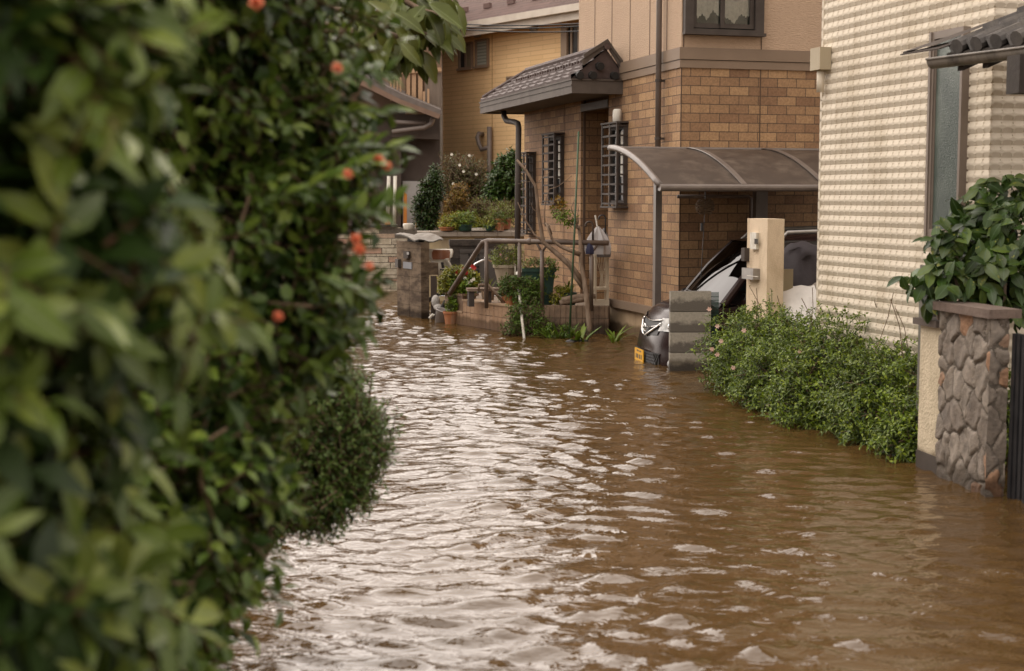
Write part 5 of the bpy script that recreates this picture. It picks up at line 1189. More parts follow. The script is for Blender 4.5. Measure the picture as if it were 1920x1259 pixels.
b1 = G(828, 603); b1 = P(828, 598, 19.25); rot = Vector((0.25, -.1, 1)).to_track_quat('Z', 'Y'); mb = MB(); mb.lathe((b1.x, b1.y, -.08), [(0, 0.01), (.10, 0.0), (.135, .24), (.145, .24), (.145, .255), (.128, .25), (.1, .03), (0, .03)], 18, rot); tag(mb.build("bucket", M("bucket_grey", (.44, .41, .40), (.38, .35, .34), 5, .5), loc=(b1.x, b1.y, -.08), smooth=True), "tilted pale grey bucket half afloat by the brown pillar", "bucket")
mb = MB(); mb.tube([P(805, 597, 19.2), P(811, 590, 19.2), P(814, 592, 19.2)], .02, 6); tag(mb.build("white_hose", m_white, loc=P(805, 599, 19.2)), "short white hose end at the waterline by the pillar", "hose")
pole("pram_bar", [P(857, 558, 19.4), P(836, 566, 19.4), P(826, 585, 19.5), P(822, 596, 19.5)], .035, m_blackrub, "thick black bent bar standing behind the grey bucket", "bar")

# ------------------------------------------------------------------ overhead cables
for (ya, yb_, lab) in ((38, 45, "topmost black cable crossing before the yellow house"), (44, 50, "middle black cable crossing before the yellow house"), (42, 60, "lowest black cable crossing before the yellow house")):
    a_, c_ = P(600, ya - 26, 26), P(1110, yb_ - 2, 24); pts = []
    for i in range(25): s = i / 24; p = a_.lerp(c_, s); pts.append(p - Vector((0, 0, .16 * 4 * s * (1 - s))))
    pole("power_cable", pts, .011, m_black, lab, "cable", "overhead cables")

# ------------------------------------------------------------------ potted and garden plants
lf_fresh = leaf_mat("leaf_fresh", [(.10, .17, .025), (.14, .21, .03), (.08, .14, .025), (.17, .22, .04)])
lf_mid = leaf_mat("leaf_mid", [(.06, .115, .02), (.085, .15, .028), (.045, .085, .018), (.105, .165, .035)])
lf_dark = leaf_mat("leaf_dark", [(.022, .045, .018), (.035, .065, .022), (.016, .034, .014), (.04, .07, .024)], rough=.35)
lf_yel = leaf_mat("leaf_yellow", [(.20, .21, .03), (.28, .25, .035), (.13, .17, .025), (.24, .22, .04)])
lf_rust = leaf_mat("leaf_rust", [(.24, .12, .025), (.18, .10, .025), (.14, .12, .02), (.28, .13, .03)])
lf_grass = leaf_mat("leaf_grass", [(.11, .16, .03), (.16, .20, .04), (.20, .22, .06)])
m_red = M("petal_red", (.42, .02, .02), (.5, .05, .03), 20, .6); m_pinkfl = M("petal_pink", (.6, .3, .28), (.65, .4, .35), 20, .6); m_whitefl = M("petal_white", (.7, .68, .6), (.75, .7, .6), 20, .6)
def pot(name, base, r0, r1, h, mat, lab, cat="flower pot", soil=True, group=None):
    t = thing(name, lab, cat, base, group)
    mb = MB(); mb.lathe(base, [(r0 * .6, .0), (r0, 0), (r1 * .97, h * .86), (r1 * 1.06, h * .86), (r1 * 1.06, h), (r1 * .92, h), (r1 * .9, h * .9), (0.0, h * .9)], 22); mb.build("vessel", mat, t, smooth=False)
    return t
def bush(t, ells, n, tl, lpt, L, W, mat, seed, name="foliage", twig=m_twig, fine=False, loc=None, **kw):
    P_, D_, N_, ln, _ = shrub(ells, n, tl, lpt, seed=seed, **kw)
    g = np.random.default_rng(seed + 9)
    leaf_object(name, P_, D_, N_, L * g.uniform(.7, 1.25, len(P_)), W * g.uniform(.75, 1.2, len(P_)), mat, t, fine=fine)
    if twig: twig_object("twigs", ln, tl * .022 + .0012, twig, t)
def stems(t, base, tops, r, mat=m_twig, name="stem"):
    mb = MB(); base = Vector(base)
    for q in tops:
        q = Vector(q); m_ = base.lerp(q, .5) + Vector((random.uniform(-.03, .03), random.uniform(-.03, .03), 0)); mb.tube([base, m_, q], [r, r * .8, r * .45], 6)
    return mb.build(name, mat, t, smooth=True)
def blades(t, base, n, L, W, mat, seed, spread=.8, name="leaf_blades"):
    g = np.random.default_rng(seed); an = g.uniform(0, 6.28, n); tl = g.uniform(.15, spread, n)
    d = np.stack([np.cos(an) * tl, np.sin(an) * tl, np.ones(n)], 1); nn = np.stack([-np.cos(an), -np.sin(an), np.full(n, .8)], 1)
    p = np.array(base) + g.normal(size=(n, 3)) * np.array([L * .12, L * .12, 0])
    leaf_object(name, p, d, nn, L * g.uniform(.6, 1.2, n), W, mat, t, fine=True, fold=.3, curl=.45)
def flowers(t, pts, r, mat, name="flower"):
    for i, p in enumerate(pts):
        g = np.random.default_rng(i + 3); k = 6; an = np.arange(k) * 2 * math.pi / k
        d = np.stack([np.cos(an), -np.abs(np.sin(an)) * .3 - .2, np.sin(an)], 1); nn = np.tile(np.array([0, -1, .3]), (k, 1))
        leaf_object(name, np.tile(np.array(p[:]), (k, 1)), d, nn, r, r * .8, mat, t, fine=False, fold=.2, curl=.3)
# rectangular planter with yellow-green flowers
b0 = QF.w(.12, vs + .30, .187); t = thing("flower_planter", "long brown planter of yellow-green plants with red blooms on the tiled step", "planter", b0)
mb = MB(); fr = Fr(b0.xy, QF_ang := math.atan2(QF.u.y, QF.u.x)); mb.extr([fr.w(-.10, -.26, .187), fr.w(.1, -.26, .187), fr.w(.1, .26, .187), fr.w(-.1, .26, .187)], (0, 0, .20)); mb.fbox(fr, -.125, .125, -.29, .29, .387, .415); mb.build("vessel", M("planter_brown", (.24, .155, .105), (.2, .13, .088), 5, .6), t, bevel=.008)
bush(t, [((b0.x - .05, b0.y, .58), (.20, .26, .17)), ((b0.x - .16, b0.y + .15, .50), (.14, .15, .14)), ((b0.x + .12, b0.y, .56), (.12, .15, .15))], 420, .08, 6, .045, .028, lf_yel, 21, droop=.05)
bush(t, [((b0.x + .02, b0.y, .52), (.22, .28, .16))], 200, .08, 6, .04, .025, lf_fresh, 22, droop=.05, name="under_leaves", twig=None)
flowers(t, [P(px, py, b0.y - .12) for (px, py) in ((870, 505), (886, 500), (874, 512), (860, 510), (855, 512), (889, 503), (867, 508))], .035, m_red)
flowers(t, [P(px, py, b0.y - .22) for (px, py) in ((884, 527), (888, 524), (872, 522), (878, 530))], .026, m_whitefl, "white_flower")
b0 = P(846, 597, 19.0); b0.z = 0.02; t = pot("terracotta_pot", Vector((b0.x, b0.y, -.03)), .075, .105, .2, m_terra, "terracotta pot with a small bright plant at the water's edge")
bush(t, [((b0.x + .02, b0.y, .26), (.09, .09, .09))], 60, .06, 5, .05, .035, lf_fresh, 31)
# stacked pots, green bin, others on the terrace
zT = zq - .05
b0 = P(957, 560, 18.2); t = pot("stacked_pot", Vector((b0.x, b0.y, zT)), .10, .13, .27, m_terra, "terracotta pot under a tall white pot by the downpipe")
b1 = Vector((b0.x - .05, b0.y + .12, zT + .26)); t = pot("white_pot", b1, .105, .165, .27, M("pot_cream", (.42, .35, .26), (.34, .28, .2), 5, .7, dirt=(.26, .2, .14), dscale=6), "tall cream pot with feathery plant standing on a terracotta pot")
bush(t, [((b1.x, b1.y, b1.z + .38), (.2, .16, .14))], 120, .12, 8, .05, .012, lf_grass, 33); flowers(t, [P(950, 485, b1.y), P(938, 478, b1.y)], .02, m_pinkfl, "pink_flower")
b0 = P(1008, 572, 18.1); t = thing("green_bin", "dark green square bin behind the handrail", "bin", (b0.x, b0.y, zT))
mb = MB(); fr = Fr(b0.xy, R(5)); hb = Zof(503, 18.1) - zT; mb.loft([[fr.w(sx_ * s, sy_ * s, zT + z_) for (sx_, sy_) in ((-.2, -.16), (.2, -.16), (.2, .16), (-.2, .16))] for (s, z_) in ((.82, 0), (1.0, hb - .04), (1.1, hb - .04), (1.1, hb), (.95, hb), (.9, hb - .1))], closed=True, capends=True); mb.build("vessel", m_greenpl, t)
bush(t, [((b0.x + .02, b0.y, zT + hb + .02), (.22, .16, .10)), ((b0.x + .12, b0.y - .15, zT + hb + .0), (.12, .1, .15))], 130, .10, 7, .035, .02, lf_fresh, 35)
b0 = P(964, 572, 17.85); t = pot("fern_pot", Vector((b0.x, b0.y, zT)), .09, .12, .17, m_terra, "terracotta pot of fern spilling over the block wall")
bush(t, [((b0.x, b0.y - .05, zT + .28), (.17, .14, .13)), ((b0.x + .17, b0.y - .08, zT + .26), (.19, .13, .16)), ((b0.x - .06, b0.y - .06, zT + .33), (.1, .1, .1))], 380, .12, 9, .036, .016, lf_mid, 37, droop=.3)
b0 = P(1066, 553, 18.0); t = pot("dark_pot", Vector((b0.x, b0.y, zT)), .08, .10, .19, m_greenpl, "small dark green pot of thin leaves left of the gnarled trunk")
t.location.z += 0; blades(t, (b0.x, b0.y, zT + .17), 34, .2, .018, lf_grass, 39)
b0 = P(915, 548, 18.9); t = pot("beige_pot", Vector((b0.x, b0.y, zT)), .07, .10, .2, M("pot_beige", (.32, .23, .16), (.27, .19, .13), 5, .7), "small beige pot with dry stems between bicycle and stacked pots")
blades(t, (b0.x, b0.y, zT + .18), 14, .22, .008, lf_grass, 41, .5)
b0 = P(1052, 568, 17.9); t = thing("yellow_herb", "low yellow-green herb between green bin and dark pot", "plant", (b0.x, b0.y, zT)); bush(t, [((b0.x, b0.y, zT + .14), (.14, .12, .12))], 90, .09, 6, .045, .022, lf_yel, 43); stems(t, (b0.x, b0.y, zT), [(b0.x - .08, b0.y, zT + .2), (b0.x + .08, b0.y, zT + .2)], .006, m_stem)
# weathered stool, driftwood
b0 = P(915, 562, 18.25); fr = Fr(b0.xy, R(8)); t = thing("wooden_bench", "low weathered dark bench on the tiled wall under the handrail", "bench", (b0.x, b0.y, zT))
zb_ = Zof(541, 18.2); mb = MB(); mb.fbox(fr, -.27, .30, -.1, .14, zb_ - .035, zb_); mb.build("seat", m_wood, t, bevel=.01)
for u in (-.22, .0, .24):
    mb = MB(); mb.fbox(fr, u - .035, u + .035, -.08, .12, zT, zb_ - .035); mb.build("leg", m_bronze, t)
mb = MB(); mb.tube([fr.w(-.14, -.13, zb_ - .02), fr.w(-.13, -.14, zb_ + .05), fr.w(-.02, -.15, zb_ + .05), fr.w(.1, -.16, zb_ - .08), fr.w(.22, -.17, zT + .0)], [.016, .018, .02, .02, .018], 8); tag(mb.build("dead_branch", m_bark, loc=fr.w(.2, -.17, zT), smooth=True), "bare bent branch leaning on the low bench", "branch")
for (px, py, ln, lab) in ((1085, 560, .42, "short grey driftwood log upon the block wall"), (1075, 566, .34, "small flat driftwood piece lowest on the block wall")):
    b0 = P(px, py, 17.75); mb = MB(); mb.tube([b0 - Vector((ln / 2, 0, .02)), b0 + Vector((0, .02, .015)), b0 + Vector((ln / 2, -.02, .03))], [.035, .042, .03], 8); tag(mb.build("driftwood", m_bark, loc=b0 - Vector((0, 0, .04)), smooth=True), lab, "driftwood")
# bare pruned tree
def tp(px, py, Y): return P(px, py, Y)
b0 = tp(1105, 622, 17.25); t = thing("bare_tree", "bare gnarled pruned tree rising through the handrail", "tree", (b0.x, b0.y, -.3))
mb = MB(); mb.tube([Vector((b0.x, b0.y, -.3)), tp(1105, 610, 17.25), tp(1101, 570, 17.3), tp(1096, 530, 17.35), tp(1089, 495, 17.4), tp(1088, 450, 17.45), tp(1085, 425, 17.5)], [.036, .034, .032, .03, .027, .023, .018], 10); mb.build("trunk", m_bark, t, smooth=True)
brs = [([(1095, 540), (1082, 520), (1072, 500), (1050, 480), (1035, 468), (1020, 455), (1014, 430), (1010, 405), (1003, 350), (985, 320), (970, 300)], 17.4, .055), ([(1093, 530), (1078, 505), (1062, 485)], 17.35, .05), ([(1088, 478), (1070, 470), (1050, 462), (1038, 452), (1032, 440), (1022, 418)], 17.35, .04),
       ([(1086, 430), (1075, 422), (1055, 415), (1043, 404), (1035, 398)], 17.45, .02), ([(1085, 428), (1078, 405), (1070, 390), (1078, 370)], 17.5, .014), ([(1022, 425), (1020, 400), (1022, 378), (1030, 355), (1048, 350), (1072, 330)], 17.4, .012), ([(1030, 465), (1002, 440), (985, 410), (972, 380)], 17.45, .02), ([(1034, 440), (1030, 424), (1021, 418)], 17.4, .03), ([(1085, 420), (1083, 400), (1085, 385)], 17.5, .012),
       ([(1003, 350), (1020, 330), (1030, 322)], 17.4, .008), ([(1011, 400), (1000, 392), (995, 380)], 17.4, .007), ([(985, 320), (980, 300), (985, 290)], 17.4, .006), ([(1003, 352), (995, 340), (970, 345)], 17.4, .006)]
for (pp_, Y, r) in brs:
    r *= .72; pts = [tp(x + random.uniform(-1.5, 1.5), y, Y + random.uniform(-.05, .05)) for (x, y) in pp_]; mb = MB(); mb.tube(pts, [r * (1 - .65 * i / (len(pts) - 1)) for i in range(len(pts))], 8); mb.build("branch", m_bark, t, smooth=True)
c1, c2, c3 = tp(1052, 400, 17.4), tp(1068, 410, 17.4), tp(1046, 380, 17.4)
bush(t, [((c1.x, c1.y, c1.z), (.1, .1, .09)), ((c2.x, c2.y, c2.z), (.07, .08, .06))], 46, .09, 5, .05, .02, lf_fresh, 51, name="young_leaves")
bush(t, [((c3.x, c3.y, c3.z), (.09, .08, .06))], 16, .08, 5, .05, .022, lf_rust, 52, name="dry_leaves", twig=None)
# poles
pole("plant_stake", [P(1067, 640, 17.0), P(1077, 440, 17.15), P(1085, 247, 17.2)], .012, M("stake_green", (.035, .075, .035), (.05, .09, .045), 6, .5), "tall green plant stake standing beside the bare tree", "stake")
mb = MB(); mb.tube([P(983, 636, 17.0), P(976, 575, 17.5), P(971, 520, 17.95)], .017, 10); mb.tube([P(971.5, 522, 17.93), P(970.5, 512, 18.0)], .026, 10); mb.fbox(Fr(P(964.5, 520, 17.9).xy, 0), 0, .018, 0, .02, Zof(516, 17.9), Zof(499, 17.9)); mb.fbox(Fr(P(974, 516, 17.9).xy, 0), 0, .03, 0, .02, Zof(511, 17.9), Zof(499, 17.9))
tag(mb.build("white_pipe", m_white, loc=P(983, 636, 17.0), smooth=True), "thin white plastic pipe slanting from the downpipe into the water", "pipe")
# umbrellas on the rail, white stand
um = P(1120, 440, 17.6); t = thing("clear_umbrella", "clear plastic umbrella hanging folded on the rail end by the entrance", "umbrella", um)
def folded(c, top, r, n=16, h=.34): 
    rr = []
    for j in range(8):
        s = j / 7; rad = r * (.08 + .92 * math.sin(min(1, s * 1.15) * 1.45) ** .8) * (1 - .25 * max(0, s - .75) * 4 * .5)
        rr.append([Vector((c[0] + rad * (1 + .22 * (k % 2)) * math.cos(6.283 * k / n), c[1] + rad * .6 * (1 + .22 * (k % 2)) * math.sin(6.283 * k / n), top - h * s)) for k in range(n)])
    return rr
m_clear, n, l, b = newmat("clear_plastic"); b.inputs["Base Color"].default_value = (.62, .6, .6, 1); b.inputs["Roughness"].default_value = .25; b.inputs["Alpha"].default_value = .62
zt_ = Zof(425, 17.5); mb = MB(); mb.loft(folded((um.x, 17.5), zt_, .15), closed=True); mb.build("canopy", m_clear, t)
mb = MB(); mb.tube([P(1120, 425, 17.5), P(1118, 414, 17.5), P(1116, 404, 17.5)], .011, 8); mb.build("tip", m_white, t)
def crook(px, py, r, flip, Y):
    c = P(px, py, Y); pts = [c + Vector((r * math.cos(a_) * flip, 0, r * math.sin(a_))) for a_ in np.linspace(math.pi * 1.15, 0, 9)]; pts.append(c + Vector((r * flip, 0, -.2))); return pts
t = thing("dark_umbrella", "dark folded umbrella with tan hooked handle hanging on the rail end", "umbrella", P(1106, 465, 17.45))
mb = MB(); mb.tube(crook(1105, 423, .045, 1, 17.42), .013, 8); mb.build("hooked_handle", M("handle_dark", (.03, .025, .022), (.12, .07, .04), 9, .5), t, smooth=True)
mb = MB(); mb.loft(folded((P(1106, 460, 17.42).x, 17.42), Zof(452, 17.42), .05, 12, .16), closed=True); mb.build("canopy", M("navy_cloth", (.02, .022, .05), (.03, .03, .07), 9, .7), t)
t = thing("black_umbrella", "black umbrella whose crook handle stands highest at the entrance", "umbrella", P(1130, 470, 17.6))
mb = MB(); mb.tube(crook(1129, 410, .042, 1, 17.6), .008, 8); mb.build("hooked_handle", m_black, t, smooth=True)
mb = MB(); mb.loft(folded((P(1132, 460, 17.62).x, 17.62), Zof(428, 17.62), .09, 12, .36), closed=True); mb.build("canopy", M("grey_cloth", (.2, .19, .19), (.15, .14, .14), 9, .5), t)
sA, sB, sz1, sz0 = P(1117, 478, 17.75), P(1140, 478, 17.75), Zof(477, 17.75), zT
t = thing("umbrella_stand", "cream plastic umbrella stand with crossed bars beside the brick corner", "umbrella stand", ((sA.x + sB.x) / 2, 17.75, zT)); m_stand = M("stand_cream", (.58, .50, .38), (.5, .42, .31), 5, .5)
sF = Fr(sA.xy, R(4)); wS = (sB - sA).x
for (u, v_) in ((0, 0), (wS, 0), (0, .16), (wS, .16)): mb = MB(); mb.fbox(sF, u - .014, u + .014, v_, v_ + .028, zT, sz1); mb.build("leg", m_stand, t)
for z in (sz1 - .03, zT + .24, zT + .02): mb = MB(); mb.fbox(sF, -.02, wS + .02, -.006, .2, z, z + .03 + (.06 if z < zT + .1 else 0)); mb.build("shelf", m_stand, t)
mb = MB()
for s in np.linspace(-.9, .9, 5): mb.tube([sF.w(wS / 2 + s * wS * .2, -.008, zT + .26), sF.w(wS / 2 + s * wS * .1, -.008, zT + .42), sF.w(wS / 2 + s * wS * .5, -.008, sz1 - .03)], .004, 5)
mb.build("fan_bar", m_stand, t)
# weeds and water plants in front of the block wall
b0 = P(1000, 618, 17.4); t = thing("creeping_weed", "dark green weed climbing the block wall from the water", "weed", (b0.x, b0.y, -.1))
bush(t, [((b0.x, b0.y, .1), (.24, .14, .17)), ((b0.x - .05, b0.y + .03, .3), (.16, .1, .16)), ((b0.x - .25, b0.y, .08), (.14, .1, .12)), ((b0.x - .20, b0.y + .02, .30), (.12, .08, .1))], 210, .13, 7, .045, .02, lf_mid, 61, droop=.1)
b0 = P(1060, 630, 17.1); t = thing("water_weed", "fresh green strap weeds at the waterline below the block wall", "weed", (b0.x, b0.y, -.1))
for i, px in enumerate((1035, 1048, 1060, 1075)): q = G(px, 634 - i % 2); blades(t, (q.x, q.y, -.05), 16, .26, .025, lf_fresh, 63 + i, 1.2, "strap_leaves")
bush(t, [((b0.x, b0.y, .05), (.3, .12, .1))], 90, .09, 6, .045, .016, lf_mid, 67, twig=None)
for (px, py, h, n_, lab, sd_) in ((1090, 641, .30, 11, "arching broad-leaf plant rising from the water at the house corner", 71), (1152, 640, .26, 12, "small rosette plant in the water nearest the car", 72)):
    q = G(px, py); t = thing("water_plant", lab, "plant", (q.x, q.y, -.1), "plants standing in the flood"); blades(t, (q.x, q.y, -.04), n_, h, .06 if sd_ == 71 else .035, lf_fresh, sd_, 1.0)
q = G(1082, 641); mb = MB(); mb.ell((q.x, q.y, 0.0), (.14, .06, .035), 14, 8); tag(mb.build("floating_pot", m_black, loc=(q.x, q.y, 0), smooth=True), "black plastic pot rim floating beside the water plants", "pot")

# garden behind the yard wall: pots along the coping and shrubs
zc0 = zN
def gp_(px, Y=23.35): p = P(px, 433, Y); return Vector((p.x, p.y, zc0))
for (px, r, h, mat, lab, nm) in ((838, .13, .06, m_terra, "wide shallow terracotta bowl leftmost on the yard wall", "terracotta_bowl"), (872, .13, .10, m_greenpl, "dark green pot on the yard wall beside the shallow terracotta bowl", "green_pot"), (938, .075, .13, m_terra, "upright terracotta pot rightmost on the yard wall coping", "terracotta_pot"), (918, .10, .08, m_greenpl, "low dark pot next to the upright terracotta pot", "dark_pot")):
    b0 = gp_(px); t = pot(nm, b0, r * .75, r, h, mat, lab)
    if px == 872: bush(t, [((b0.x, b0.y, zc0 + .2), (.2, .14, .12))], 110, .1, 6, .05, .02, lf_fresh, 81)
    if px == 838: bush(t, [((b0.x + .1, b0.y, zc0 + .16), (.2, .12, .12))], 90, .1, 6, .045, .018, lf_yel, 82)
    if px == 938: bush(t, [((b0.x, b0.y, zc0 + .2), (.14, .1, .1))], 50, .1, 6, .04, .016, lf_mid, 83)
    if px == 918: bush(t, [((b0.x, b0.y, zc0 + .14), (.14, .1, .1))], 50, .1, 6, .045, .016, lf_grass, 84)
b0 = gp_(899); mb = MB(); mb.fbox(Fr(b0.xy, R(3)), -.13, .13, -.06, .08, zc0 + .002, zc0 + .045); tag(mb.build("white_tray", m_white, loc=b0, bevel=.006), "flat white tray between the pots on the yard wall", "tray")
b0 = P(943, 415, 23.7); t = pot("hanging_pot", Vector((b0.x, b0.y, zc0 + .02)), .12, .14, .17, M("pot_orange_brown", (.3, .115, .05), (.25, .09, .04), 6, .7), "brown orange planter behind the upright pot near the downpipe"); bush(t, [((b0.x, b0.y, b0.z + .16), (.22, .14, .12))], 90, .16, 6, .05, .014, lf_grass, 85)
b0 = P(906, 425, 24.0); t = thing("spider_plant", "bright yellow-green spider plant arching above the yard wall", "plant", (b0.x, b0.y, zc0 - .15)); blades(t, (b0.x, b0.y, zc0 - .1), 120, .42, .022, lf_yel, 87, 1.0); blades(t, (b0.x - .25, b0.y, zc0 - .1), 70, .36, .02, lf_grass, 88, 1.0)
def gshrub(name, lab, cat, ells_px, Y, n, tl, lpt, L, W, mat, seed, **kw):
    el = []
    for (px, py, rx, rz) in ells_px:
        p = P(px, py, Y); s = Y / FPX; el.append(((p.x, p.y, p.z), (rx * s, max(rx, rz) * .8 * s, rz * s)))
    c = el[0][0]; t = thing(name, lab, cat, (c[0], c[1], zc0 - .12)); bush(t, el, n, tl, lpt, L, W, mat, seed, **kw)
    stems(t, (c[0], c[1], zc0 - .12), [Vector(e[0]) + Vector((0, 0, e[1][2] * .4)) for e in el] + [Vector(e[0]) + Vector((e[1][0] * .5, 0, 0)) for e in el], .022, m_twig, "stems"); return t, el
gshrub("dark_shrub", "dark leafy shrub leftmost in the raised garden", "shrub", [(800, 400, 20, 32), (808, 360, 20, 25), (792, 385, 14, 18), (815, 330, 8, 18)], 24.6, 700, .16, 7, .06, .034, lf_dark, 91)
t, el = gshrub("flowering_garden_shrub", "tall twiggy shrub with pale blooms before the yellow wall", "shrub", [(850, 330, 30, 36), (885, 330, 28, 36), (870, 365, 36, 28), (905, 360, 14, 30)], 26.2, 520, .35, 7, .05, .024, leaf_mat("leaf_olive", [(.05, .07, .025), (.08, .085, .03), (.04, .05, .02), (.10, .09, .035)]), 92, rnd=.5, up=.8, shell=(.3, 1.05), inner=.2)
flowers(t, [P(px, py, 25.6) for (px, py) in ((847, 290), (869, 322), (880, 292), (850, 345), (893, 327), (862, 310))], .03, m_whitefl)
gshrub("rust_shrub", "rust-orange leafed shrub in the middle of the raised garden", "shrub", [(856, 390, 20, 26), (862, 365, 13, 18), (845, 410, 16, 16)], 24.2, 520, .18, 8, .04, .018, lf_rust, 93, up=.6)
gshrub("yellow_shrub", "low yellow-green shrub beside the rust-orange one", "shrub", [(842, 420, 16, 10), (872, 414, 16, 14), (888, 420, 12, 9)], 23.9, 330, .14, 8, .045, .02, lf_yel, 94, up=.3)
gshrub("camellia_shrub", "glossy dark green camellia left of the downpipe", "shrub", [(948, 335, 24, 40), (935, 360, 22, 28), (960, 310, 14, 26), (925, 375, 14, 14), (960, 372, 20, 24)], 25.2, 900, .16, 7, .075, .045, leaf_mat("leaf_camellia", [(.03, .065, .022), (.05, .095, .03), (.025, .05, .018), (.07, .115, .04)], rough=.28), 95)
gshrub("garden_grass_shrub", "tangle of thin pale stems under the camellia", "shrub", [(920, 395, 24, 16), (950, 398, 24, 18), (900, 390, 12, 18)], 24.4, 240, .3, 7, .04, .012, lf_grass, 96, up=.4)

# ------------------------------------------------------------------ abelia hedge on the right
HA, HB = Vector((2.14, 12.45, 0)), Vector((2.98, 9.05, 0)); el = []; g = random.Random(12)
for i in range(9):
    s = i / 8; c = HA.lerp(HB, s); el.append(((c.x + g.uniform(-.05, .05), c.y, .26 + g.uniform(-.03, .04) - .05 * s), (.42 + g.uniform(-.05, .05), .36, .46 + g.uniform(-.05, .05) - .04 * s)))
el += [((2.08, 12.2, .25), (.32, .3, .35)), ((2.55, 9.15, .12), (.2, .22, .2)), ((2.25, 10.6, .2), (.32, .4, .3)), ((2.48, 9.8, .18), (.28, .4, .3)), ((2.1, 11.4, .2), (.32, .4, .3))]
hd = thing("hedge", "loose green hedge with tiny leaves before the siding house", "hedge", (2.5, 10.7, -.45))
lf_hedge = leaf_mat("leaf_hedge", [(.115, .17, .022), (.15, .215, .028), (.065, .105, .018), (.22, .275, .045), (.11, .16, .022)], rough=.32)
bush(hd, el, 6000, .16, 10, .030, .018, lf_hedge, 101, twig=m_stem, shell=(.55, 1.2), zmin=.012, droop=.25, up=.2, rnd=.75)
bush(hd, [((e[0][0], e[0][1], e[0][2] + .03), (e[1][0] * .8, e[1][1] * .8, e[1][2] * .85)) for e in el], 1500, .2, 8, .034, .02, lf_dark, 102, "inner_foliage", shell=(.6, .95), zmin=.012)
sp = [(HA.lerp(HB, s) + Vector((g.uniform(-.2, .2), g.uniform(-.1, .1), 0))) for s in [i / 11 for i in range(12)]]
Pq, Dq, Nq = [], [], []; tw = MB()
for p in sp:
    top = Vector((p.x + g.uniform(-.15, .15), p.y + g.uniform(-.1, .1), .86 + g.uniform(-.02, .14))); b_ = Vector((p.x, p.y, .5)); MB().tube([b_, b_.lerp(top, .6) + Vector((.02, 0, .02)), top], .0028, 4).build("sprig", m_twig, hd)
    for j in range(12):
        s = j / 11; q = b_.lerp(top, s); a_ = j * 2.4; Pq.append(q); Dq.append((math.cos(a_), math.sin(a_), .4)); Nq.append((0, 0, 1))
leaf_object("sprig_leaves", [tuple(q) for q in Pq], Dq, Nq, .026, .014, leaf_mat("leaf_sprig", [(.11, .12, .035), (.14, .10, .04), (.08, .11, .03)]), hd, fine=False)
flowers(hd, [P(px, py, 11.6 - (px - 1340) * .0052) for (px, py) in ((1335, 655), (1345, 612), (1352, 640), (1375, 690), (1330, 580), (1500, 660), (1440, 760), (1480, 702), (1560, 690), (1420, 705), (1345, 665), (1395, 620))], .022, M("blossom_pale", (.6, .38, .3), (.65, .5, .42), 20, .6))

# ------------------------------------------------------------------ broad-leaf aucuba behind the stone wall
def au(px, py, Y, rx, ry, rz): p = P(px, py, Y); return ((p.x, p.y, p.z), (rx, ry, rz))
ac = thing("aucuba_shrub", "broad-leaf shrub with yellow-speckled glossy leaves above the rubble wall", "shrub", (3.0, 8.75, -.45))
lf_auc = leaf_mat("leaf_aucuba", [(.022, .048, .014), (.042, .08, .022), (.014, .03, .01), (.085, .125, .04), (.035, .065, .02)], rough=.38, rib=(.07, .12, .05), spots=(.20, .21, .03), spec=.35)
ael = [au(1850, 480, 8.75, .26, .22, .28), au(1900, 430, 8.7, .25, .2, .25), au(1790, 510, 8.6, .20, .18, .14), au(1745, 530, 8.6, .10, .12, .10), au(1885, 520, 8.5, .24, .16, .2), au(1840, 385, 8.85, .14, .14, .16), au(1790, 455, 8.7, .13, .13, .12), au(1900, 375, 8.8, .2, .16, .16), au(1960, 470, 8.6, .3, .3, .35)]
P_, D_, N_, ln, on = shrub(ael, 215, .16, 6, seed=111, droop=.35, up=.1, zmin=.9, inner=.7, shell=(.55, 1.0), flat=.7)
N_ = N_ + np.array([-.2, -.75, .3]); gq = np.random.default_rng(4)
leaf_object("foliage", P_, D_ + np.array([0, 0, -.3]), N_, .118 * gq.uniform(.65, 1.2, len(P_)), .068 * gq.uniform(.75, 1.15, len(P_)), lf_auc, ac, True, fold=.22, curl=.3)
twig_object("twigs", ln, .005, m_stem, ac); stems(ac, (3.02, 8.75, -.45), [e[0] for e in ael], .02, m_bark, "stems")

# ------------------------------------------------------------------ foreground greenery on the left
lf_near = leaf_mat("leaf_near", [(.075, .115, .026), (.11, .155, .038), (.045, .075, .018), (.145, .185, .055), (.18, .215, .075)], rough=.38, rib=(.15, .19, .08), trans=.18)
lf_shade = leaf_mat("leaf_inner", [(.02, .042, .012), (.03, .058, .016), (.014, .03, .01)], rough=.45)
nb = thing("broadleaf_shrub", "large close broad-leaf shrub, out of focus at the left edge", "shrub", (-.95, 1.9, -.45))
ne = [((-.80, 1.75, 2.05), (.42, .45, .42)), ((-.82, 1.8, 1.6), (.44, .5, .42)), ((-.84, 1.75, 1.15), (.42, .48, .42)), ((-.78, 1.72, .75), (.40, .45, .42)), ((-.9, 1.8, .3), (.45, .5, .5)), ((-.62, 1.62, 1.02), (.2, .22, .22)), ((-.62, 1.7, 1.85), (.2, .22, .22))]
P_, D_, N_, ln, on = shrub(ne, 860, .12, 7, seed=121, droop=.25, up=.0, inner=.75, shell=(.62, 1.0), flat=.6, fwd=.9)
N_ = N_ + np.array([.3, -.55, .2]); L_ = .076 * gq.uniform(.6, 1.2, len(P_))
leaf_object("foliage", P_, D_ * 1.3 + np.array([0.05, -.1, -.1]), N_, L_, L_ * gq.uniform(.36, .48, len(P_)), lf_near, nb, True, fold=.3, curl=.3)
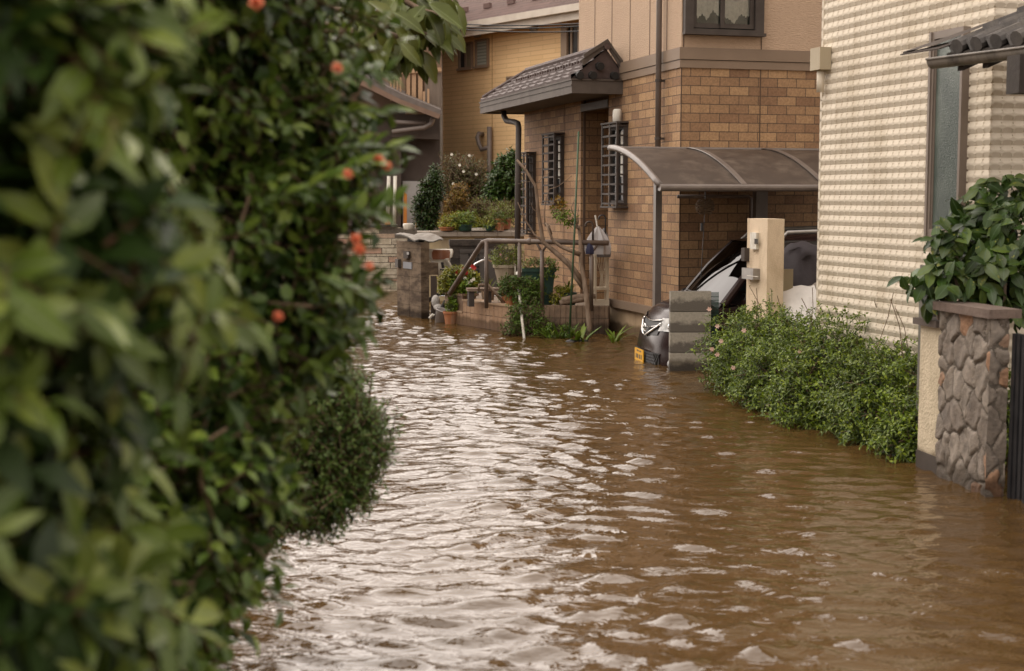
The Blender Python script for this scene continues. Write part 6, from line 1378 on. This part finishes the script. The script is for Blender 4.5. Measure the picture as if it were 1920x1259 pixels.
P_, D_, N_, l2, on = shrub([(e[0], tuple(x * .82 for x in e[1])) for e in ne], 900, .13, 8, seed=122, droop=.3, inner=.6, shell=(.6, 1.0))
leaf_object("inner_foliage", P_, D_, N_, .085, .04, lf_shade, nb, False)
twig_object("twigs", (np.concatenate([ln[0], l2[0]]), np.concatenate([ln[1], l2[1]])), .0035, M("twig_reddish", (.13, .065, .035), (.2, .11, .06), 9, .7), nb); stems(nb, (-.95, 1.9, -.45), [e[0] for e in ne], .02, m_bark, "stems")
# flowering shrub behind it
fb = thing("flowering_shrub", "tall shrub with small leaves and orange flowers overhanging the water", "shrub", (-1.9, 4.1, -.45))
fe = [((-1.38, 4.0, 2.15), (.92, .8, .62)), ((-1.40, 3.9, 1.6), (.84, .75, .55)), ((-1.42, 3.8, 1.15), (.80, .75, .5)), ((-1.62, 3.7, .7), (.88, .75, .5)), ((-2.3, 3.8, 1.4), (.9, .8, 1.2)), ((-1.75, 3.7, .25), (.8, .7, .5)), ((-.66, 4.0, 1.80), (.26, .3, .3)), ((-.66, 3.9, 1.42), (.22, .3, .26)), ((-1.1, 3.5, 1.0), (.4, .4, .4)), ((-1.05, 3.4, 2.35), (.5, .4, .4)), ((-.80, 3.45, 1.0), (.22, .3, .26)), ((-.92, 3.3, .70), (.2, .3, .25)), ((-1.0, 3.2, .42), (.2, .3, .25))]
NS = 0.84
fe = [((c[0] * NS, c[1] * NS, 1.67 + (c[2] - 1.67) * NS), tuple(x * NS for x in r)) for c, r in fe]
lf_fl = leaf_mat("leaf_flowering", [(.06, .102, .024), (.088, .142, .034), (.038, .068, .018), (.125, .178, .044), (.17, .22, .07)], rough=.33, rib=(.09, .13, .05))
bush(fb, fe, 5600, .16, 9, .042, .024, lf_fl, 131, fine=True, droop=.2, up=.15, shell=(.72, 1.05), inner=.85)
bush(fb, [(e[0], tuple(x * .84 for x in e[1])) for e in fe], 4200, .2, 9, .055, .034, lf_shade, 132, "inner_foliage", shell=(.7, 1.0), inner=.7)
stems(fb, (-1.9, 4.1, -.45), [e[0] for e in fe], .03, m_bark, "stems")
fm = M("petal_orange", (.72, .20, .09), (.75, .30, .18), 12, .55)
for (px, py, Y, r) in ((632, 128, 3.2, .011), (709, 300, 3.4, .012), (725, 312, 3.4, .010), (652, 327, 3.2, .010), (667, 448, 3.2, .011), (673, 468, 3.2, .012), (693, 500, 3.3, .009), (521, 594, 2.8, .009), (480, 5, 3.0, .014)):
    c = P(px, py, Y * .85); r *= .85; nP = 14; an = np.arange(nP) * 2.4; zz_ = np.linspace(-.2, 1, nP); rr_ = np.sqrt(np.clip(1 - zz_ ** 2, 0, 1))
    d = np.stack([np.cos(an) * rr_, -np.abs(zz_) - .1, np.sin(an) * rr_], 1); leaf_object("flower", np.tile(np.array(c[:]), (nP, 1)), d, np.stack([np.cos(an), np.zeros(nP) - .5, np.sin(an)], 1), r * 1.2, r * 1.0, fm, fb, True, .2, .4)
# long shoots reaching out
tw = MB(); Pq, Dq, Nq = [], [], []
for k, pts in enumerate((([(500, 375), (560, 360), (630, 330), (700, 300)], 3.3), ([(560, 600), (640, 625), (690, 618)], 3.6), ([(620, 280), (690, 275), (760, 280)], 3.5), ([(600, 520), (660, 545), (700, 560)], 3.5), ([(640, 400), (700, 395), (745, 380)], 3.6), ([(560, 700), (600, 690), (640, 650)], 3.6), ([(620, 150), (680, 130), (735, 140)], 3.7), ([(640, 210), (700, 215), (745, 210)], 3.7))):
    v3 = [P(x, y, pts[1] * .85 + .03 * i) for i, (x, y) in enumerate(pts[0])]; MB().tube(v3, [.005, .004, .003, .002][:len(v3)], 5).build("shoot", m_stem, fb, smooth=True)
    for i in range(len(v3) - 1):
        for j in range(9):
            s = j / 9; q = v3[i].lerp(v3[i + 1], s); a_ = j * 2.4 + k; dd = (v3[i + 1] - v3[i]).normalized() * .7 + Vector((math.cos(a_) * .5, math.sin(a_) * .5, math.sin(a_ * 1.7) * .6)); Pq.append(tuple(q)); Dq.append(tuple(dd)); Nq.append((.2, -.5, .9))
leaf_object("shoot_leaves", Pq, Dq, Nq, .05, .024, lf_fl, fb, True, .3, .3)
# rounded dwarf shrub over the water
cb = thing("rounded_shrub", "dark rounded dwarf shrub overhanging the flood beneath the flowering one", "shrub", (-1.45, 4.9, -.45))
ce_ = [((-1.02, 7.05, .50), (.36, .38, .34)), ((-1.18, 7.05, .55), (.40, .4, .36)), ((-.88, 7.0, .46), (.23, .26, .22)), ((-.97, 7.0, .70), (.2, .2, .17)), ((-1.2, 6.9, .35), (.36, .4, .3)), ((-1.0, 6.95, .28), (.3, .3, .22)), ((-1.35, 6.7, .22), (.3, .35, .2))]
ce_ = [((c[0] * .71, c[1] * .71, 1.67 + (c[2] - 1.67) * .71), tuple(x * .71 for x in r)) for c, r in ce_]
lf_box = leaf_mat("leaf_dwarf", [(.075, .125, .042), (.10, .16, .055), (.05, .09, .03), (.135, .195, .07)], rough=.35)
bush(cb, ce_, 3200, .095, 11, .020, .0095, lf_box, 141, droop=.05, up=.35, rnd=.7, shell=(.68, 1.14), zmin=.05)
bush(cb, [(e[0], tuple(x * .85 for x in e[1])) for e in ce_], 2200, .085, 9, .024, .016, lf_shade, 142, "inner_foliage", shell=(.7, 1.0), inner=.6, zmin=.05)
stems(cb, (-1.45, 4.9, -.45), [e[0] for e in ce_], .018, m_bark, "stems")
# overhanging tree with large leaves
tr = thing("overhanging_tree", "tree with large drooping leaves hanging in from the top left", "tree", (-2.4, 6.3, -.45))
mb = MB(); mb.tube([(-2.4, 6.3, -.45), (-2.38, 6.3, 1.0), (-2.3, 6.25, 2.2), (-2.1, 6.2, 3.4)], [.11, .1, .085, .06], 12); mb.build("trunk", m_bark, tr, smooth=True)
lf_big = leaf_mat("leaf_large", [(.06, .075, .024), (.09, .105, .036), (.038, .048, .017), (.14, .15, .06)], rough=.32, rib=(.14, .17, .06), trans=.15)
Pq, Dq, Nq, Lq_ = [], [], [], []; g = random.Random(21)
for (pts, Y) in (([(300, -160), (560, -40), (700, 20), (790, 45), (845, 42)], 6.2), ([(560, -60), (650, 60), (740, 95), (800, 80)], 6.1), ([(600, -20), (690, 50), (760, 45)], 6.3), ([(640, -60), (760, -15), (850, 10)], 6.4), ([(560, 0), (640, 70), (720, 75)], 6.0), ([(600, -80), (720, -40), (800, -20)], 6.2), ([(620, 20), (720, 30), (800, 65)], 5.9), ([(640, 60), (720, 60), (765, 75)], 5.8), ([(700, -30), (790, 20), (835, 30)], 6.0)):
    Y += 1.4; v3 = [P(x, y, Y) for (x, y) in pts]; mb = MB(); mb.tube([Vector((-2.2, 6.25, 2.9))] + v3, [.035, .022, .014, .010, .006, .004][:len(v3) + 1], 7); mb.build("branch", m_bark, tr, smooth=True)
    for i in range(len(v3) - 1):
        nn_ = 15
        for j in range(nn_):
            q = v3[i].lerp(v3[i + 1], j / nn_); a_ = g.uniform(0, 6.28); Pq.append((q.x + g.uniform(-.04, .04), q.y + g.uniform(-.2, .15), q.z + g.uniform(-.06, .05)))
            Dq.append((math.cos(a_) * .6 + .15, math.sin(a_) * .5 - .1, -.65 + g.uniform(-.4, .5))); Nq.append((g.uniform(-.5, .5), -.6, .6)); Lq_.append(.185 * g.uniform(.7, 1.15))
leaf_object("crown", Pq, Dq, Nq, np.array(Lq_), np.array(Lq_) * .45, lf_big, tr, True, .35, .3)

# dark evergreen added farther back to block bright sky gaps and shade the foreground
bt = thing("added_evergreen", "dark evergreen tree added to block sky gaps behind the flowering shrub", "tree", (-3.9, 9.6, -.45))
be = [((-4.3, 9.6, 2.2), (1.9, 1.2, 1.2)), ((-3.7, 9.4, 2.7), (1.2, 1.0, .9)), ((-4.2, 9.5, .7), (1.8, 1.0, 1.0)), ((-5.4, 9.0, 2.4), (1.6, 1.2, 2.2)), ((-2.75, 9.3, 2.9), (.7, .6, .8)), ((-2.15, 9.3, 2.6), (.55, .5, .8)), ((-1.9, 9.4, 1.7), (.35, .4, .6))]
bush(bt, be, 3200, .35, 9, .12, .07, lf_dark, 151, shell=(.6, 1.0), inner=.6)
mb = MB(); mb.tube([(-3.9, 9.6, -.45), (-3.85, 9.6, 1.5), (-3.6, 9.6, 2.6)], [.16, .13, .07], 10); mb.build("trunk", m_bark, bt, smooth=True)
bt = thing("added_evergreen", "second dark evergreen tree farther up the left bank, almost hidden by the flowering shrub", "tree", (-4.9, 15.2, -.45))  # put in so the car's paint mirrors dark foliage, not open sky
bush(bt, [((-4.9, 15.2, 2.6), (1.5, 1.6, 1.9)), ((-5.0, 16.8, 2.2), (1.4, 1.3, 1.8)), ((-4.8, 13.6, 1.8), (1.3, 1.3, 1.5))], 2200, .35, 9, .13, .075, lf_dark, 161, shell=(.6, 1.0), inner=.6)
mb = MB(); mb.tube([(-4.9, 15.2, -.45), (-4.9, 15.2, 1.5), (-4.8, 15.3, 3.4)], [.16, .13, .07], 10); mb.build("trunk", m_bark, bt, smooth=True)
